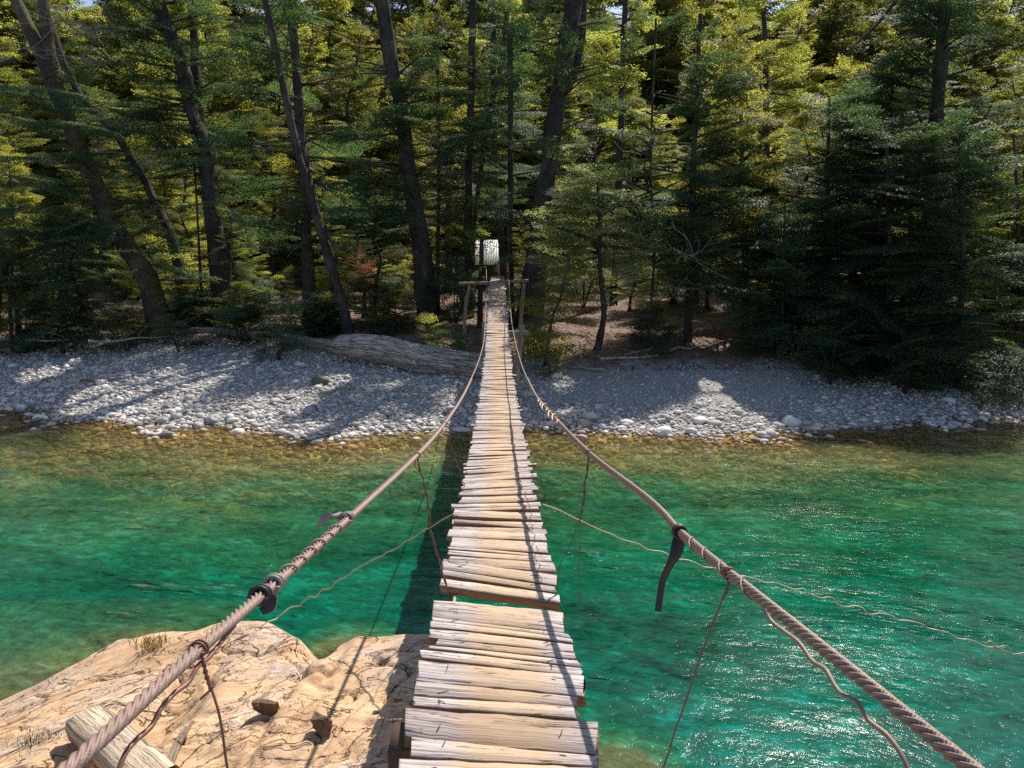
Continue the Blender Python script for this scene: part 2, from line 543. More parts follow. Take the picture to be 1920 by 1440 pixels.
def mat_water():
    m = Mat("river_water")
    g = m.n("NewGeometry"); pos = g.outputs['Position']
    dep = m.n("Attribute", attribute_name="depth").outputs['Fac']
    rot = m.n("VectorRotate", rotation_type='Z_AXIS', i_Angle=math.radians(12)); m.t.links.new(pos, rot.inputs[0])
    rv = rot.outputs[0]
    w1 = m.noise(m.scalev(rv, (1.0, 2.2, 1)), 1.7, 3, .55, .6)
    w2 = m.noise(m.scalev(rv, (1.0, 1.9, 1)), 5.5, 4, .6, .8)
    w3 = m.noise(m.scalev(rv, (1.0, 1.5, 1)), 19, 3, .6, .5)
    calm = m.ramp(m.math('ADD', m.math('MULTIPLY', m.noise(m.scalev(rv, (.45, 1.5, 1)), 1.5, 3, .65), .6), m.math('MULTIPLY', m.noise(pos, .28, 2, .5), .4)), [(.42, (.34, .34, .34)), (.58, (.44, .44, .44)), (.66, (1.6, 1.6, 1.6))])
    h = m.math('ADD', m.math('MULTIPLY', w1, .9), m.math('ADD', m.math('MULTIPLY', w2, .42), m.math('MULTIPLY', w3, .15)))
    h = m.math('MULTIPLY', h, calm)
    bn = m.n("Bump"); bn.inputs['Strength'].default_value = 1.0; bn.inputs['Distance'].default_value = .054
    m.t.links.new(h, bn.inputs['Height']); nrm = bn.outputs[0]
    # water column: clear where shallow, green where deep
    ramp = m.ramp(m.math('MULTIPLY', dep, .333), [(.0, (.54, .38, .14)), (.10, (.30, .32, .13)), (.24, (.04, .165, .07)), (.5, (.000, .100, .046)), (1.0, (.000, .090, .062))])
    big = m.noise(m.scalev(rv, (.5, 1.3, 1)), .55, 4, .6, 1.0)
    rip = m.math('ADD', m.math('MULTIPLY', w2, .6), m.math('MULTIPLY', w1, .4))
    mod = m.ramp(m.math('ADD', m.math('MULTIPLY', rip, .65), m.math('MULTIPLY', big, .35)), [(.38, (.25, .30, .32)), (.46, (.75, .78, .80)), (.53, (1.1, 1.15, 1.2)), (.61, (1.8, 2.2, 2.7))])  # bright and dark of the ripples painted into the water colour
    col = m.mix(1.0, ramp, mod, 'MULTIPLY')
    body = m.n("BsdfDiffuse"); m.set(body, 'Color', col); m.t.links.new(nrm, body.inputs['Normal'])
    tint = m.ramp(m.math('MULTIPLY', dep, .333), [(.0, (.98, .96, .88)), (.12, (.82, .88, .62)), (.4, (.16, .62, .36)), (1.0, (.01, .36, .26))])
    tr = m.n("BsdfTransparent"); m.set(tr, 'Color', tint)
    k = m.math('SUBTRACT', 1.0, m.math('POWER', 2.718, m.math('MULTIPLY', dep, -.8)))
    m1 = m.n("MixShader"); m.t.links.new(k, m1.inputs[0]); m.t.links.new(tr.outputs[0], m1.inputs[1]); m.t.links.new(body.outputs[0], m1.inputs[2])
    gl = m.n("BsdfGlossy", i_Roughness=.055); m.t.links.new(nrm, gl.inputs['Normal'])
    fr = m.n("Fresnel", i_IOR=1.33); m.t.links.new(nrm, fr.inputs['Normal'])
    m2 = m.n("MixShader"); m.t.links.new(fr.outputs[0], m2.inputs[0]); m.t.links.new(m1.outputs[0], m2.inputs[1]); m.t.links.new(gl.outputs[0], m2.inputs[2])
    return m.done(m2.outputs[0])


WATER = mat_water()

# ---------------------------------------------------------------- ground and river
SX = [-90, -40, -24, -13.8, -11, -8.4, -6, -3.7, -1.5, .6, 3.4, 6.7, 9.5, 11.9, 14, 20, 40, 90]
SY = [30, 26, 22.5, 19.6, 18.3, 17.3, 16.8, 16.4, 16.6, 16.85, 16.5, 16.85, 17.3, 18.1, 18.5, 20, 26, 40]
NS = 1.2          # where the near bank meets the river bed slope


def shore(x): return np.interp(x, SX, SY)


def ground_z(x, y):
    x = np.asarray(x, float); y = np.asarray(y, float)
    s = y - shore(x) + .25 * fbm(x * .5, y * .5, None, 3, 3)
    sp = np.maximum(s, 0)
    bank_at = np.interp(x, [-30, -14, -4, 2, 8, 14, 30], [4.5, 5.8, 6.6, 4.6, 4.2, 3.2, 2.5])
    step = 1 / (1 + np.exp(-(sp - bank_at) / .35))
    land = .55 * (1 - np.exp(-sp / 3.6)) + .035 * np.minimum(sp, 14) + .30 * step
    land = land + np.maximum(sp - 26, 0) * .30 * (1 - np.exp(-np.maximum(sp - 26, 0) / 20))
    land = land + .05 * fbm(x * .8, y * .8, None, 4, 9) * np.clip(sp, 0, 1)
    shal = np.interp(x, [-30, -14, -7, -2, 3, 9, 14, 30], [.55, .65, .85, 1.1, 1.1, 1.0, .75, .6])
    dn = np.maximum(-s, 0)
    bed = -np.minimum(.13 * dn ** 1.25 * shal, 3.1) + .10 * fbm(x * .9, y * .9, None, 3, 21) * np.clip(dn, 0, 1)
    far = np.where(s > 0, land, bed)
    near = np.clip(-3.1 + (4.9 - y) * 1.15, -3.1, 2.55)
    return np.maximum(far, near)


xs = spaced([(-260, -60, 12), (-60, -20, 1.2), (-20, -9, .22), (-9, 9, .16), (9, 20, .22), (20, 60, 1.2), (60, 260, 12)])
ys_ = spaced([(-40, 0, 2.5), (0, 8, .3), (8, 26, .13), (26, 60, .7), (60, 120, 3), (120, 420, 15)])
gme = grid_mesh("ground", xs, ys_, ground_z, GROUND, {"shore": lambda X, Y, Z: Y - shore(X), "soil": lambda X, Y, Z: Y - shore(X) - np.interp(X, [-30, -14, -4, 2, 8, 14, 30], [4.5, 5.8, 6.6, 4.6, 4.2, 3.2, 2.5])})
tag(link("ground", gme), kind='structure')


def wave_z(X, Y):
    return .018 * fbm(X * .8, Y * 1.6, None, 3, 40)


# ---------------------------------------------------------------- gravel
import bmesh
def ico(sub):
    b = bmesh.new(); bmesh.ops.create_icosphere(b, subdivisions=sub, radius=1)
    v = np.array([q.co[:] for q in b.verts]); f = np.array([[q.index for q in p.verts] for p in b.faces]); b.free()
    return v, f


IV, IF = ico(2)
IV3, IF3 = ico(4)


def stones(name, x, y, size, seed, lift=.15):
    r = np.random.default_rng(seed)
    n = len(x)
    z = ground_z(x, y)
    sc = size[:, None] * np.stack([r.uniform(.75, 1.35, n), r.uniform(.6, 1.0, n), r.uniform(.38, .7, n)], 1) * .5
    a = r.uniform(0, 6.283, n); tl = r.normal(0, .25, n)
    shp = np.stack([1 + .22 * vn(IV[:, 0] * 1.1 + 5 * q, IV[:, 1] * 1.1, IV[:, 2] * 1.1, q) for q in range(12)], 0)
    k = r.integers(0, 12, n)
    V = IV[None] * shp[k][..., None] * sc[:, None]
    V = np.stack([V[..., 0], V[..., 1] * np.cos(tl)[:, None] - V[..., 2] * np.sin(tl)[:, None], V[..., 1] * np.sin(tl)[:, None] + V[..., 2] * np.cos(tl)[:, None]], -1)
    V = np.stack([V[..., 0] * np.cos(a)[:, None] - V[..., 1] * np.sin(a)[:, None], V[..., 0] * np.sin(a)[:, None] + V[..., 1] * np.cos(a)[:, None], V[..., 2]], -1)
    V = V + np.stack([x, y, z + size * lift], 1)[:, None]
    F = IF[None] + (np.arange(n) * len(IV))[:, None, None]
    me = raw_mesh(name, V.reshape(-1, 3), F, np.full(n * len(IF), 3), PEB, True)
    return link(name, me)


N = 74000
gx = rng.uniform(-17, 17, N * 2)
gs = -3.2 + 10.4 * rng.random(N * 2) ** 1.1
keep = rng.random(N * 2) < np.interp(gx, [-17, 0, 2, 3, 9, 17], [.6, .6, .5, .45, .45, .5])
gx, gs = gx[keep][:N], gs[keep][:N]
ok_ = gs < np.interp(gx, [-30, -14, -4, 1, 2, 8, 14, 30], [4.9, 6.2, 7.0, 4.4, 3.9, 4.0, 3.4, 3.0]) + rng.normal(0, .5, len(gx))
gx, gs = gx[ok_], gs[ok_]
sz = np.exp(rng.normal(math.log(.052), .52, len(gx))) * np.interp(gs, [-3, -1, 0, 1.5, 7], [1.5, 1.25, 1.2, 1.0, .8])
right_sand = np.clip(np.interp(gx, [.5, 2, 8, 11], [0, 1, 1, 0]) * np.interp(gs, [.8, 2], [0, 1]), 0, 1)
sz = np.clip(sz * (1 - .45 * right_sand), .018, .32)
g_o = stones("gravel", gx, gs + shore(gx), sz, 3)
tag(g_o, "grey and white river stones covering the far gravel bank", "gravel", kind='stuff')

big = [(190, 716, .34, 'w', 'pale flat stone lying in the left sunlit patch of the gravel bank'),
       (138, 648, .38, 'w', 'white angular stone at the upper left edge of the gravel bank'),
       (600, 713, .42, 'd', 'dark mossy boulder on the gravel left of the fallen log end'),
       (1243, 812, .42, 'w', 'bright white stone at the waterline right of the bridge'),
       (400, 792, .36, 'g', 'rounded grey boulder at the left waterline under the shade'),
       (445, 811, .3, 'w', 'pale flat stone sitting in the shallow water off the left bank'),
       (1095, 795, .33, 't', 'tan rounded boulder at the waterline just right of the bridge'),
       (1483, 792, .4, 'w', 'rounded pale stone at the waterline where the right shade starts'),
       (1045, 672, .3, 'w', 'small white stone on the sand below the right gate post'),
       (580, 770, .36, 'b', 'blue grey rounded stone by the water left of the bridge')]
STN = {k: mat_simple('stone_' + n_, c_, .75, 0, .35, 14, .6) for k, n_, c_ in (('w', 'white', (.66, .64, .61)), ('d', 'mossy', (.10, .11, .08)), ('g', 'grey', (.36, .35, .34)), ('t', 'tan', (.46, .36, .25)), ('b', 'blue_grey', (.30, .32, .35)))}
for i, (px, py, s, sk, lab) in enumerate(big):
    q = on_plane(px, py, .15)
    for _ in range(3): q = on_plane(px, py, float(ground_z(q[0], q[1])) + .05)
    r = np.random.default_rng(80 + i)
    v = IV3 * (1 + .22 * vn(IV3[:, 0] * 1.2 + i * 4, IV3[:, 1] * 1.2, IV3[:, 2] * 1.2, i) + .07 * vn(IV3[:, 0] * 3.4 + i * 4, IV3[:, 1] * 3.4, IV3[:, 2] * 3.4, i + 5))[:, None]
    v = v * np.array([.6, .42, .33]) * s
    m_ = raw_mesh("boulder", v, IF3, np.full(len(IF3), 3), STN[sk], True)
    o = link("boulder", m_)
    o.location = (q[0], q[1], float(ground_z(q[0], q[1])) + s * .12)
    o.rotation_euler = (0, 0, r.uniform(0, 3))
    tag(o, lab, "boulder", "larger stones along the gravel bank")

# ---------------------------------------------------------------- foreground bedrock
EDGE = np.array([(-9.5, 3.2), (-6.6, 5.0), (-5.4, 5.95), (-4.7, 6.55), (-4.0, 7.12), (-3.3, 7.0), (-2.7, 6.8), (-2.25, 6.68), (-1.9, 6.5),
                 (-1.5, 6.22), (-.7, 6.15), (-.1, 6.05), (.35, 5.75), (.6, 5.2), (.75, 4.4), (1.0, 3.2), (1.3, 2), (1.3, -3), (-9.5, -3)])


def sdist(X, Y, poly):
    d = np.full(X.shape, 1e9); ins = np.zeros(X.shape, bool)
    n = len(poly)
    for i in range(n):
        a, b = poly[i], poly[(i + 1) % n]
        ex, ey = b - a
        t = np.clip(((X - a[0]) * ex + (Y - a[1]) * ey) / (ex * ex + ey * ey), 0, 1)
        d = np.minimum(d, np.hypot(X - a[0] - t * ex, Y - a[1] - t * ey))
        c = ((a[1] > Y) != (b[1] > Y)) & (X < (b[0] - a[0]) * (Y - a[1]) / (b[1] - a[1] + 1e-12) + a[0])
        ins ^= c
    return np.where(ins, d, -d)


def rock_z(X, Y):
    wx_ = X + .05 * fbm(X * 1.3, Y * 1.3, None, 3, 61); wy_ = Y + .06 * fbm(X * 1.3 + 9, Y * 1.3, None, 3, 62)
    d = sdist(wx_, wy_, EDGE)
    top = np.interp(X, [-9, -5.5, -4.4, -3.7, -3, -2.3, -1.95, -1.78, -1.68, -1.52, -1.35, -.6, 0, 1], [.5, .46, .56, .80, .98, 1.05, .98, .78, .72, .98, 1.12, 1.16, 1.1, .7]) + np.clip(5.8 - Y, 0, 6) * .12
    fill = .34 * np.exp(-((X + 1.70) / .2) ** 2) * np.clip((6.0 - Y) / .5, 0, 1)
    top = top + fill
    rad = np.interp(X, [-7, -4.6, -3.6, -2.6, -2.05, -1.7, -1.4, 1], [1.5, 1.2, 1.0, .60, .50, .34, .30, .35])
    dd = np.clip(d / rad, 0, 1)
    up = np.sqrt(1 - (1 - dd) ** 2)
    z = np.where(d > 0, -.06 + (top + .06) * up, np.maximum(-.06 + d * np.interp(X, [-6, -3.4, -2.2, 1], [.45, .8, 3.0, 2.2]), -3.2))
    for ex, ey, ra, rb, zz in ((-1.78, 7.05, .62, .75, -.10), (.88, 5.5, .5, .5, -.3)):
        q = ((X - ex) / ra) ** 2 + ((Y - ey) / rb) ** 2
        z = np.maximum(z, zz - np.clip(q - .5, 0, 9) * .9)
    n = fbm(X * 1.5 + Y * .6, Y * 3.2 - X * 1.3, None, 5, 70, .55)
    ridg = 1 - np.abs(fbm(X * .8 + Y * .5, Y * 1.7 - X * .8, None, 4, 75))
    z = z + np.clip(d + .25, 0, 1) * (.020 * n + .05 * (ridg - .7))
    # the hollow that runs towards the viewer
    hol = np.exp(-((X + 2.55 + (5.6 - Y) * .06) / .26) ** 2) * np.clip((5.6 - Y) / .7, 0, 1) * .28
    brk = np.floor(fbm(X * 1.8, Y * 1.8, None, 3, 90) * 4) * .016 * np.clip((5.3 - Y) / .5, 0, 1) * np.clip((X + 3.2) / .5, 0, 1)
    cr = np.exp(-(np.abs(fbm(X * .9 + 3, Y * 1.5, None, 3, 95)) / .025) ** 2) * .07 * np.clip(d * 2, 0, 1)
    return z - hol + brk - cr


rx = spaced([(-9.5, -5.6, .07), (-5.6, 1.6, .022)])
ry = spaced([(-3, 2.6, .12), (2.6, 8.6, .022)])
rme = grid_mesh("bedrock", rx, ry, rock_z, ROCK)
tag(link("bedrock", rme), "broad tan bedrock outcrop at the river's near edge beside the bridge", "rock")
def rz(x, y): return float(rock_z(np.array([x * 1.0]), np.array([y * 1.0]))[0])
def on_rock(px, py):
    z = .9
    for _ in range(12):
        q = on_plane(px, py, z); z = .5 * z + .5 * rz(q[0], q[1])
    return q


wx = spaced([(-120, -20, 5), (-20, 20, .12), (20, 120, 5)])
wy = spaced([(.5, 4, .3), (4, 22, .12), (22, 60, 1.5)])
wme = grid_mesh("river_water", wx, wy, wave_z, WATER,
                {"depth": lambda X, Y, Z: np.maximum(0, Z - np.maximum(ground_z(X, Y), np.where((X > -9.4) & (X < 1.6) & (Y < 8.6), rock_z(X, Y), -9)))})
tag(link("river_water", wme), kind='structure')

# ---------------------------------------------------------------- suspension bridge
DD = [0, 1, 2, 3, 4, 5.9, 9, 12, 14.5, 16.5, 18, 19.5, 21, 22.5, 24, 25.5, 27]
DZ = [1.62, 1.66, 1.74, 1.85, 1.97, 2.2, 2.5, 2.70, 2.76, 2.73, 2.62, 2.45, 2.27, 2.03, 1.78, 1.72, 1.72]
_dd = np.linspace(0, 27, 400); _dz = np.interp(_dd, DD, DZ)
_k = np.ones(31) / 31; _dzs = np.convolve(np.pad(_dz, 15, mode='edge'), _k, 'valid')
def deck_z(d): return EYE - np.interp(d, _dd, _dzs)
def deck_c(d): return -.0195 * np.asarray(d)
def deck_w(d): return np.interp(d, [2, 5, 8, 12, 19, 24, 26], [.66, .64, .62, .59, .54, .46, .42])


def on_deck(px, py):
    a, b = .6, 40.
    for _ in range(40):
        c = (a + b) / 2; q = P(px, py, c)
        if q[2] > deck_z(q[1]): a = c
        else: b = c
    return q


BR = np.array([0, 2.0, 0])
bridge = empty("suspension_bridge", BR)
tag(bridge, "narrow rope-and-plank footbridge of weathered boards sagging over the green river", "footbridge")


def plank_piece(mb, bl, br, fr, fl, th=.036, seed=0, warp=.004):
    """corners: back left, back right, front right, front left (world), top surface"""
    r = np.random.default_rng(seed)
    bl, br, fr, fl = [np.asarray(q, float) for q in (bl, br, fr, fl)]
    n = 15
    t = np.linspace(0, 1, n)
    x0 = t[:, None]
    back = bl * (1 - x0) + br * x0; front = fl * (1 - x0) + fr * x0
    wdt = np.linalg.norm(back[n // 2] - front[n // 2])
    j1 = np.convolve(r.normal(0, 1, n + 4), np.ones(5) / 5, 'valid') * .05 * wdt + r.normal(0, .012, n) * wdt
    j2 = np.convolve(r.normal(0, 1, n + 4), np.ones(5) / 5, 'valid') * .05 * wdt + r.normal(0, .012, n) * wdt
    ac = (back - front) / (np.linalg.norm(back - front, axis=1)[:, None] + 1e-9)
    back = back + ac * j1[:, None]; front = front + ac * j2[:, None]
    zc = warp * np.sin(np.linspace(0, 3.0, n) + r.uniform(0, 6)) * r.uniform(.4, 1.5)
    back[:, 2] += zc; front[:, 2] += zc + r.normal(0, .002)
    b = .004
    up = np.array([0, 0, 1.0])
    mid = (back + front) / 2
    sec = [back - ac * b, mid, front + ac * b, front - up * b * 1.3, front - up * th, back - up * th, back - up * b * 1.3]
    k = len(sec)
    V = np.stack(sec, 1)
    ax = (br - bl); ax /= np.linalg.norm(ax)
    V[0] += ax * r.normal(0, .006, k)[:, None]; V[-1] += ax * r.normal(0, .006, k)[:, None]
    V[1] += (V[0] - V[1]) * .8; V[-2] += (V[-1] - V[-2]) * .8
    cx = deck_c(V[:, :, 1])
    acr = np.concatenate([[0], np.cumsum(np.linalg.norm(np.diff(V[n // 2], axis=0), axis=1))])
    uv = np.stack([(V[:, :, 0] - cx), np.broadcast_to(acr[None], (n, k)) + seed * .731], -1)
    f = []
    for i in range(n - 1):
        for q in range(k):
            q2 = (q + 1) % k
            f.append([i * k + q, i * k + q2, (i + 1) * k + q2, (i + 1) * k + q])
    mb.add(V.reshape(-1, 3), f, 0, uv.reshape(-1, 2))
    base = mb.n - n * k
    for e in (0, n - 1):
        idx = [e * k + q for q in range(k)]
        cpt = V[e].mean(0)[None]
        # fan caps that share the ring's vertices
        fan = [[idx[q], idx[(q + 1) % k], idx[0]] for q in range(1, k - 1)]
        if e == 0: fan = [t_[::-1] for t_ in fan]
        mb.f.append((np.array(fan) + base).ravel()); mb.c.append(np.full(len(fan), 3)); mb.m.append(np.zeros(len(fan), int))


rows = []   # (bl, br, fr, fl)
TAB = [(750, 1421, 1475, 1125, 1440, 1490), (772, 1379, 1419, 1120, 1417, 1438), (762, 1324, 1377, 1117, 1353, 1415),
       (777, 1302, 1322, 1080, 1326, 1350), (780, 1275, 1301, 1080, 1306, 1325), (785, 1236, 1274, 1096, 1269, 1306),
       (792, 1219, 1235, 1089, 1249, 1267), (806, 1211, 1218, 1084, 1236, 1248), (821, 1198, 1210, 1078, 1223, 1235),
       (807, 1179, 1197, 1073, 1206, 1222), (807, 1164, 1178, 1071, 1197, 1205), (811, 1156, 1163, 1067, 1189, 1196), (814, 1124, 1155, 1057, 1149, 1188),
       (829, 1083, 1098, 1047, 1115, 1132), (833, 1069, 1079, 1040, 1099, 1110), (831, 1048, 1067, 1043, 1078, 1098)]
for (xl, ya, yb, xr, yc, yd) in TAB:
    rows.append([on_deck(xl, ya), on_deck(xr, yc), on_deck(xr + (1 if yd > yc else 0), yd - 1), on_deck(xl - 3, yb - 1)])
d = float((rows[-1][0][1] + rows[-1][1][1]) / 2)
pr = np.random.default_rng(44)
yk = [4.0, 4.7, 5.3, 5.8, 6.6, 7.4, 8.2, 9.5, 10.4, 11.5, 12.5, 14, 15, 16.5, 18, 20, 22, 26]
yv = [-.10, -.10, -.02, .07, .13, .10, .02, .0, .05, -.05, -.06, .05, .07, -.02, .03, .06, -.02, 0]
while d < 25.9:
    wd = float(np.clip(pr.normal(.105, .033), .05, .19))
    g_ = float(pr.choice([.002, .004, .008, .018], p=[.4, .3, .2, .1]))
    yaw = np.interp(d, yk, yv) + pr.normal(0, .012)
    half = deck_w(d) / 2
    L_ = -half + pr.normal(0, .014) - (.05 if pr.random() < .04 else 0); R_ = half + pr.normal(0, .014) + (.04 if pr.random() < .04 else 0)
    c0 = float(deck_c(d))
    t_ = pr.normal(0, .006, 2)
    def pt(x, dd_, e): return np.array([c0 + x, dd_ + x * yaw / (2 * half) * 1.0, float(deck_z(dd_)) + e])
    lift = pr.normal(0, .005)
    rows.append([pt(L_, d + g_ + wd, lift + t_[0]), pt(R_, d + g_ + wd, lift + t_[1]), pt(R_, d + g_ + pr.normal(0, .006), lift + t_[1]), pt(L_, d + g_ + pr.normal(0, .006), lift + t_[0])])
    d += g_ + wd
rest = MB()
for i, (bl, br, fr, fl) in enumerate(rows):
    mb = MB() if i < 100 else rest
    plank_piece(mb, bl - BR, br - BR, fr - BR, fl - BR, .027 + .007 * random.random() + (.02 if i in (2, 5, 9, 13) else 0), seed=i + 1)
    if i < 100:
        # uv x was measured with the offset y, put it right
        po = mb.build("plank", [PLANK], bridge)
        if i < 17:
            r = np.random.default_rng(500 + i)
            for side in (.18, .82, .16, .84)[:(2 if i % 3 else 4)]:
                q = bl * (1 - side) + br * side
                q2 = fl * (1 - side) + fr * side
                c_ = q * .5 + q2 * .5 + (q - q2) * r.uniform(-.25, .25)
                a_ = r.choice([0.1, 1.4, -.5, .6]) + r.normal(0, .2); l_ = r.uniform(.012, .028)
                nb = MB()
                dv = np.array([math.cos(a_), math.sin(a_), 0]) * l_
                tube(nb, spline([c_ - dv - BR + [0, 0, .000], c_ - BR + [.002, 0, .0035], c_ + dv - BR + [0, 0, .0005]], 6), .0017, 5)
                nb.build("nail", [NAIL], po, True)
if rest.n:
    ro = rest.build("planks", [PLANK], bridge)
    ro['kind'] = 'stuff'

# hand cables: real height above the deck, narrowing to the far gate
LC = [(-60, 1610, 1.02), (130, 1440, 1.2), (370, 1219, 1.6), (515, 1094, 2.05), (655, 970, 2.8), (780, 855, 4.1), (832, 796, 5.6), (868, 742, 8.2), (888, 700, 10.6), (899, 672, 12.6),
      (907, 640, 15), (910, 600, 18), (911.5, 560, 21), (912, 522, 24), (911, 470, 28)]
RC = [(2050, 1620, 1.02), (1820, 1440, 1.22), (1600, 1262, 1.5), (1370, 1078, 2.05), (1275, 998, 2.6), (1215, 936, 3.05), (1105, 850, 4.2), (1040, 784, 6.0), (1005, 743, 8), (985, 702, 10.5), (976, 678, 12.2),
      (966, 640, 15), (959, 600, 18), (956, 560, 21), (954, 522, 24), (952, 470, 28)]


def cpath(T): return np.array([P(*q) for q in T])


cabs = []
for T in (LC, RC):
    p = spline(cpath(T), 700) - BR
    L = np.concatenate([[0], np.cumsum(np.linalg.norm(np.diff(p, axis=0), axis=1))])
    near = spline(cpath(T) - BR, int(L[-1] / .006))
    nL = np.concatenate([[0], np.cumsum(np.linalg.norm(np.diff(near, axis=0), axis=1))])
    near = near[nL < 9.0]
    far = spline(cpath(T) - BR, int(L[-1] / .006))[len(near) - 1::24]
    mb = MB()
    tube(mb, near, .0112, 48, lobes=6, lobe_amp=.4, lay=.15)
    tube(mb, far, .0100, 8)
    mb.build("hand_cable", [CABLE], bridge, True)
    cabs.append(near)


def cable_at(which, px):
    best = min(range(len(cabs[which])), key=lambda i: abs(proj(cabs[which][i] + BR)[0] - px))
    return cabs[which][best] + BR, best


def wire(pts, r, name="hanger_wire", mat=None, parent=None, twist=0, n=None, wob=.004, seed=1):
    pts = np.asarray(pts, float)
    org = BR if parent is bridge else np.zeros(3)
    Ln = np.linalg.norm(np.diff(pts, axis=0), axis=1).sum()
    n = n or max(8, int(Ln / .02))
    c = spline(pts, n)
    rr = np.random.default_rng(seed)
    s_ = np.linspace(0, Ln, n)
    c = c + wob * np.stack([np.sin(s_ * 23 + seed) + .6 * np.sin(s_ * 51 + 2), np.sin(s_ * 31 + 1), np.cos(s_ * 27 + seed)], 1) * np.sin(np.linspace(0, math.pi, n))[:, None]
    mb = MB()
    if twist:
        t, a, b = frames(c)
        ph = s_ / twist * 2 * np.pi
        for k in (0, math.pi):
            q = c + (a * np.cos(ph + k)[:, None] + b * np.sin(ph + k)[:, None]) * r * 1.1
            tube(mb, q - org, r, 6)
    else:
        tube(mb, c - org, r, 6)
    return mb.build(name, [mat or WIRE], parent, True)


def coil(mb, path, i0, i1, turns, R, r, mat=0, loose=.0, seed=0):
    seg = path[i0:i1]
    t, a, b = frames(spline(seg, max(12, int(turns * 14))))
    c = spline(seg, max(12, int(turns * 14)))
    ph = np.linspace(0, turns * 2 * np.pi, len(c))
    q = c + (a * np.cos(ph)[:, None] + b * np.sin(ph)[:, None]) * (R + loose * np.sin(ph * .37 + seed)[:, None])
    tube(mb, q, r, 7, mat)


# hangers: cable -> deck edge
def deck_edge(side, d_): return np.array([float(deck_c(d_)) + side * (deck_w(d_) / 2 - .03), d_, float(deck_z(d_)) - .03])


for which, px, dd_, tw in ((0, 372, None, 1), (1, 1368, None, 0), (0, 781, 3.9, 1), (1, 1105, 3.85, 1), (0, 833, 6.4, 0), (1, 1022, 6.5, 1), (0, 868, 9, 0), (1, 1003, 9, 0), (0, 885, 11.2, 0), (1, 990, 11.2, 0),
                           (0, 898, 13.3, 0), (1, 978, 13.3, 0), (0, 905, 15.5, 0), (1, 970, 15.5, 0), (0, 909, 18, 0), (1, 961, 18, 0), (0, 911, 21, 0), (1, 957, 21, 0)):
    if len([1]) and dd_ is not None and dd_ > 7.2:
        T = LC if which == 0 else RC
        full = spline(cpath(T), 900)
        a_ = full[np.argmin(np.abs(full[:, 1] - dd_))]
        e_ = deck_edge(-1 if which == 0 else 1, dd_)
        wire([a_, (a_ + e_) / 2 + [0, .02, 0], e_], .003, parent=bridge, wob=.006, seed=int(dd_ * 10))
        continue
    a_, bi = cable_at(which, px)
    sd_ = -1 if which == 0 else 1
    if px == 372:
        pts = [a_ + [0, 0, .0], P(378, 1236, 1.6), P(385, 1262, 1.6), P(396, 1290, 1.6), P(411, 1340, 1.58), P(420, 1390, 1.58), P(432, 1460, 1.57), P(450, 1600, 1.6)]
        wire(pts[:4], .0030, parent=bridge, twist=.03, wob=.002, mat=WIRE)
        wire(pts[3:], .0030, parent=bridge, wob=.002, mat=WIRE)
        wire([P(401, 1287, 1.59), P(390, 1298, 1.59), P(376, 1311, 1.59)], .0026, parent=bridge, wob=0)
    elif px == 1368:
        pts = [a_, P(1364, 1103, 2.05), P(1356, 1122, 2.05), P(1333, 1180, 2.06), P(1290, 1300, 2.1), P(1243, 1440, 2.16), P(1195, 1560, 2.2)]
        wire(pts[:3], .0030, parent=bridge, twist=.03, wob=.002)
        wire(pts[2:], .0027, parent=bridge, wob=.001)
    elif px == 781:
        pts = [a_, P(789, 885, 4.1), P(796, 905, 4.08), P(806, 980, 4.06), P(822, 1050, 4.1), P(838, 1098, 4.13), P(846, 1128, 4.1)]
        wire(pts, .0035, parent=bridge, twist=.11, wob=.006)
        wire([a_, P(778, 872, 4.1), P(792, 888, 4.1)], .003, parent=bridge, wob=.004, seed=8)
    elif px == 1105:
        pts = [a_, P(1101, 880, 4.2), P(1095, 930, 4.2), P(1088, 972, 4.2)]
        wire(pts, .0042, parent=bridge, twist=.10, wob=.004)
        wire([pts[-1], P(1087, 1040, 4.2), P(1089, 1138, 4.2)], .0026, parent=bridge, wob=.006, seed=4)
        wire([pts[-1], P(1068, 1020, 4.15), P(1043, 1092, 4.1), P(1026, 1144, 4.0)], .0026, parent=bridge, wob=.008, seed=5)
        wire([pts[0], P(1090, 846, 4.5), P(1062, 815, 5.4), P(1032, 782, 6.6)], .003, parent=bridge, wob=.012, seed=6)
    else:
        e_ = deck_edge(sd_, dd_ - .2)
        wire([a_, a_ * .6 + e_ * .4 + [0, 0, .0], e_], .003, parent=bridge, wob=.012, seed=int(px), twist=0)
    mb = MB()
    i0 = max(0, bi - 2)
    coil(mb, cabs[which], i0, i0 + 5, 2.2, .017, .0032)
    mb.build("wire_tie", [WIRE], bridge, True)

mb = MB()                                   # spiral wire on the left cable
i0, i1 = cable_at(0, 525)[1], cable_at(0, 640)[1]
coil(mb, cabs[0], min(i0, i1), max(i0, i1), 6.5, .0175, .0036, loose=.002)
mb.build("wire_wrap", [CABLE], bridge, True)
mb = MB()
i0, i1 = cable_at(1, 1430)[1], cable_at(1, 1290)[1]
coil(mb, cabs[1], min(i0, i1), max(i0, i1), 4, .0165, .003, loose=.001)
mb.build("wire_wrap", [CABLE], bridge, True)
mb = MB()
i0, i1 = cable_at(1, 1052)[1], cable_at(1, 1010)[1]
coil(mb, cabs[1], min(i0, i1), max(i0, i1), 7, .022, .007, loose=.008, seed=3)
mb.build("wire_wrap", [WIREL], bridge, True)
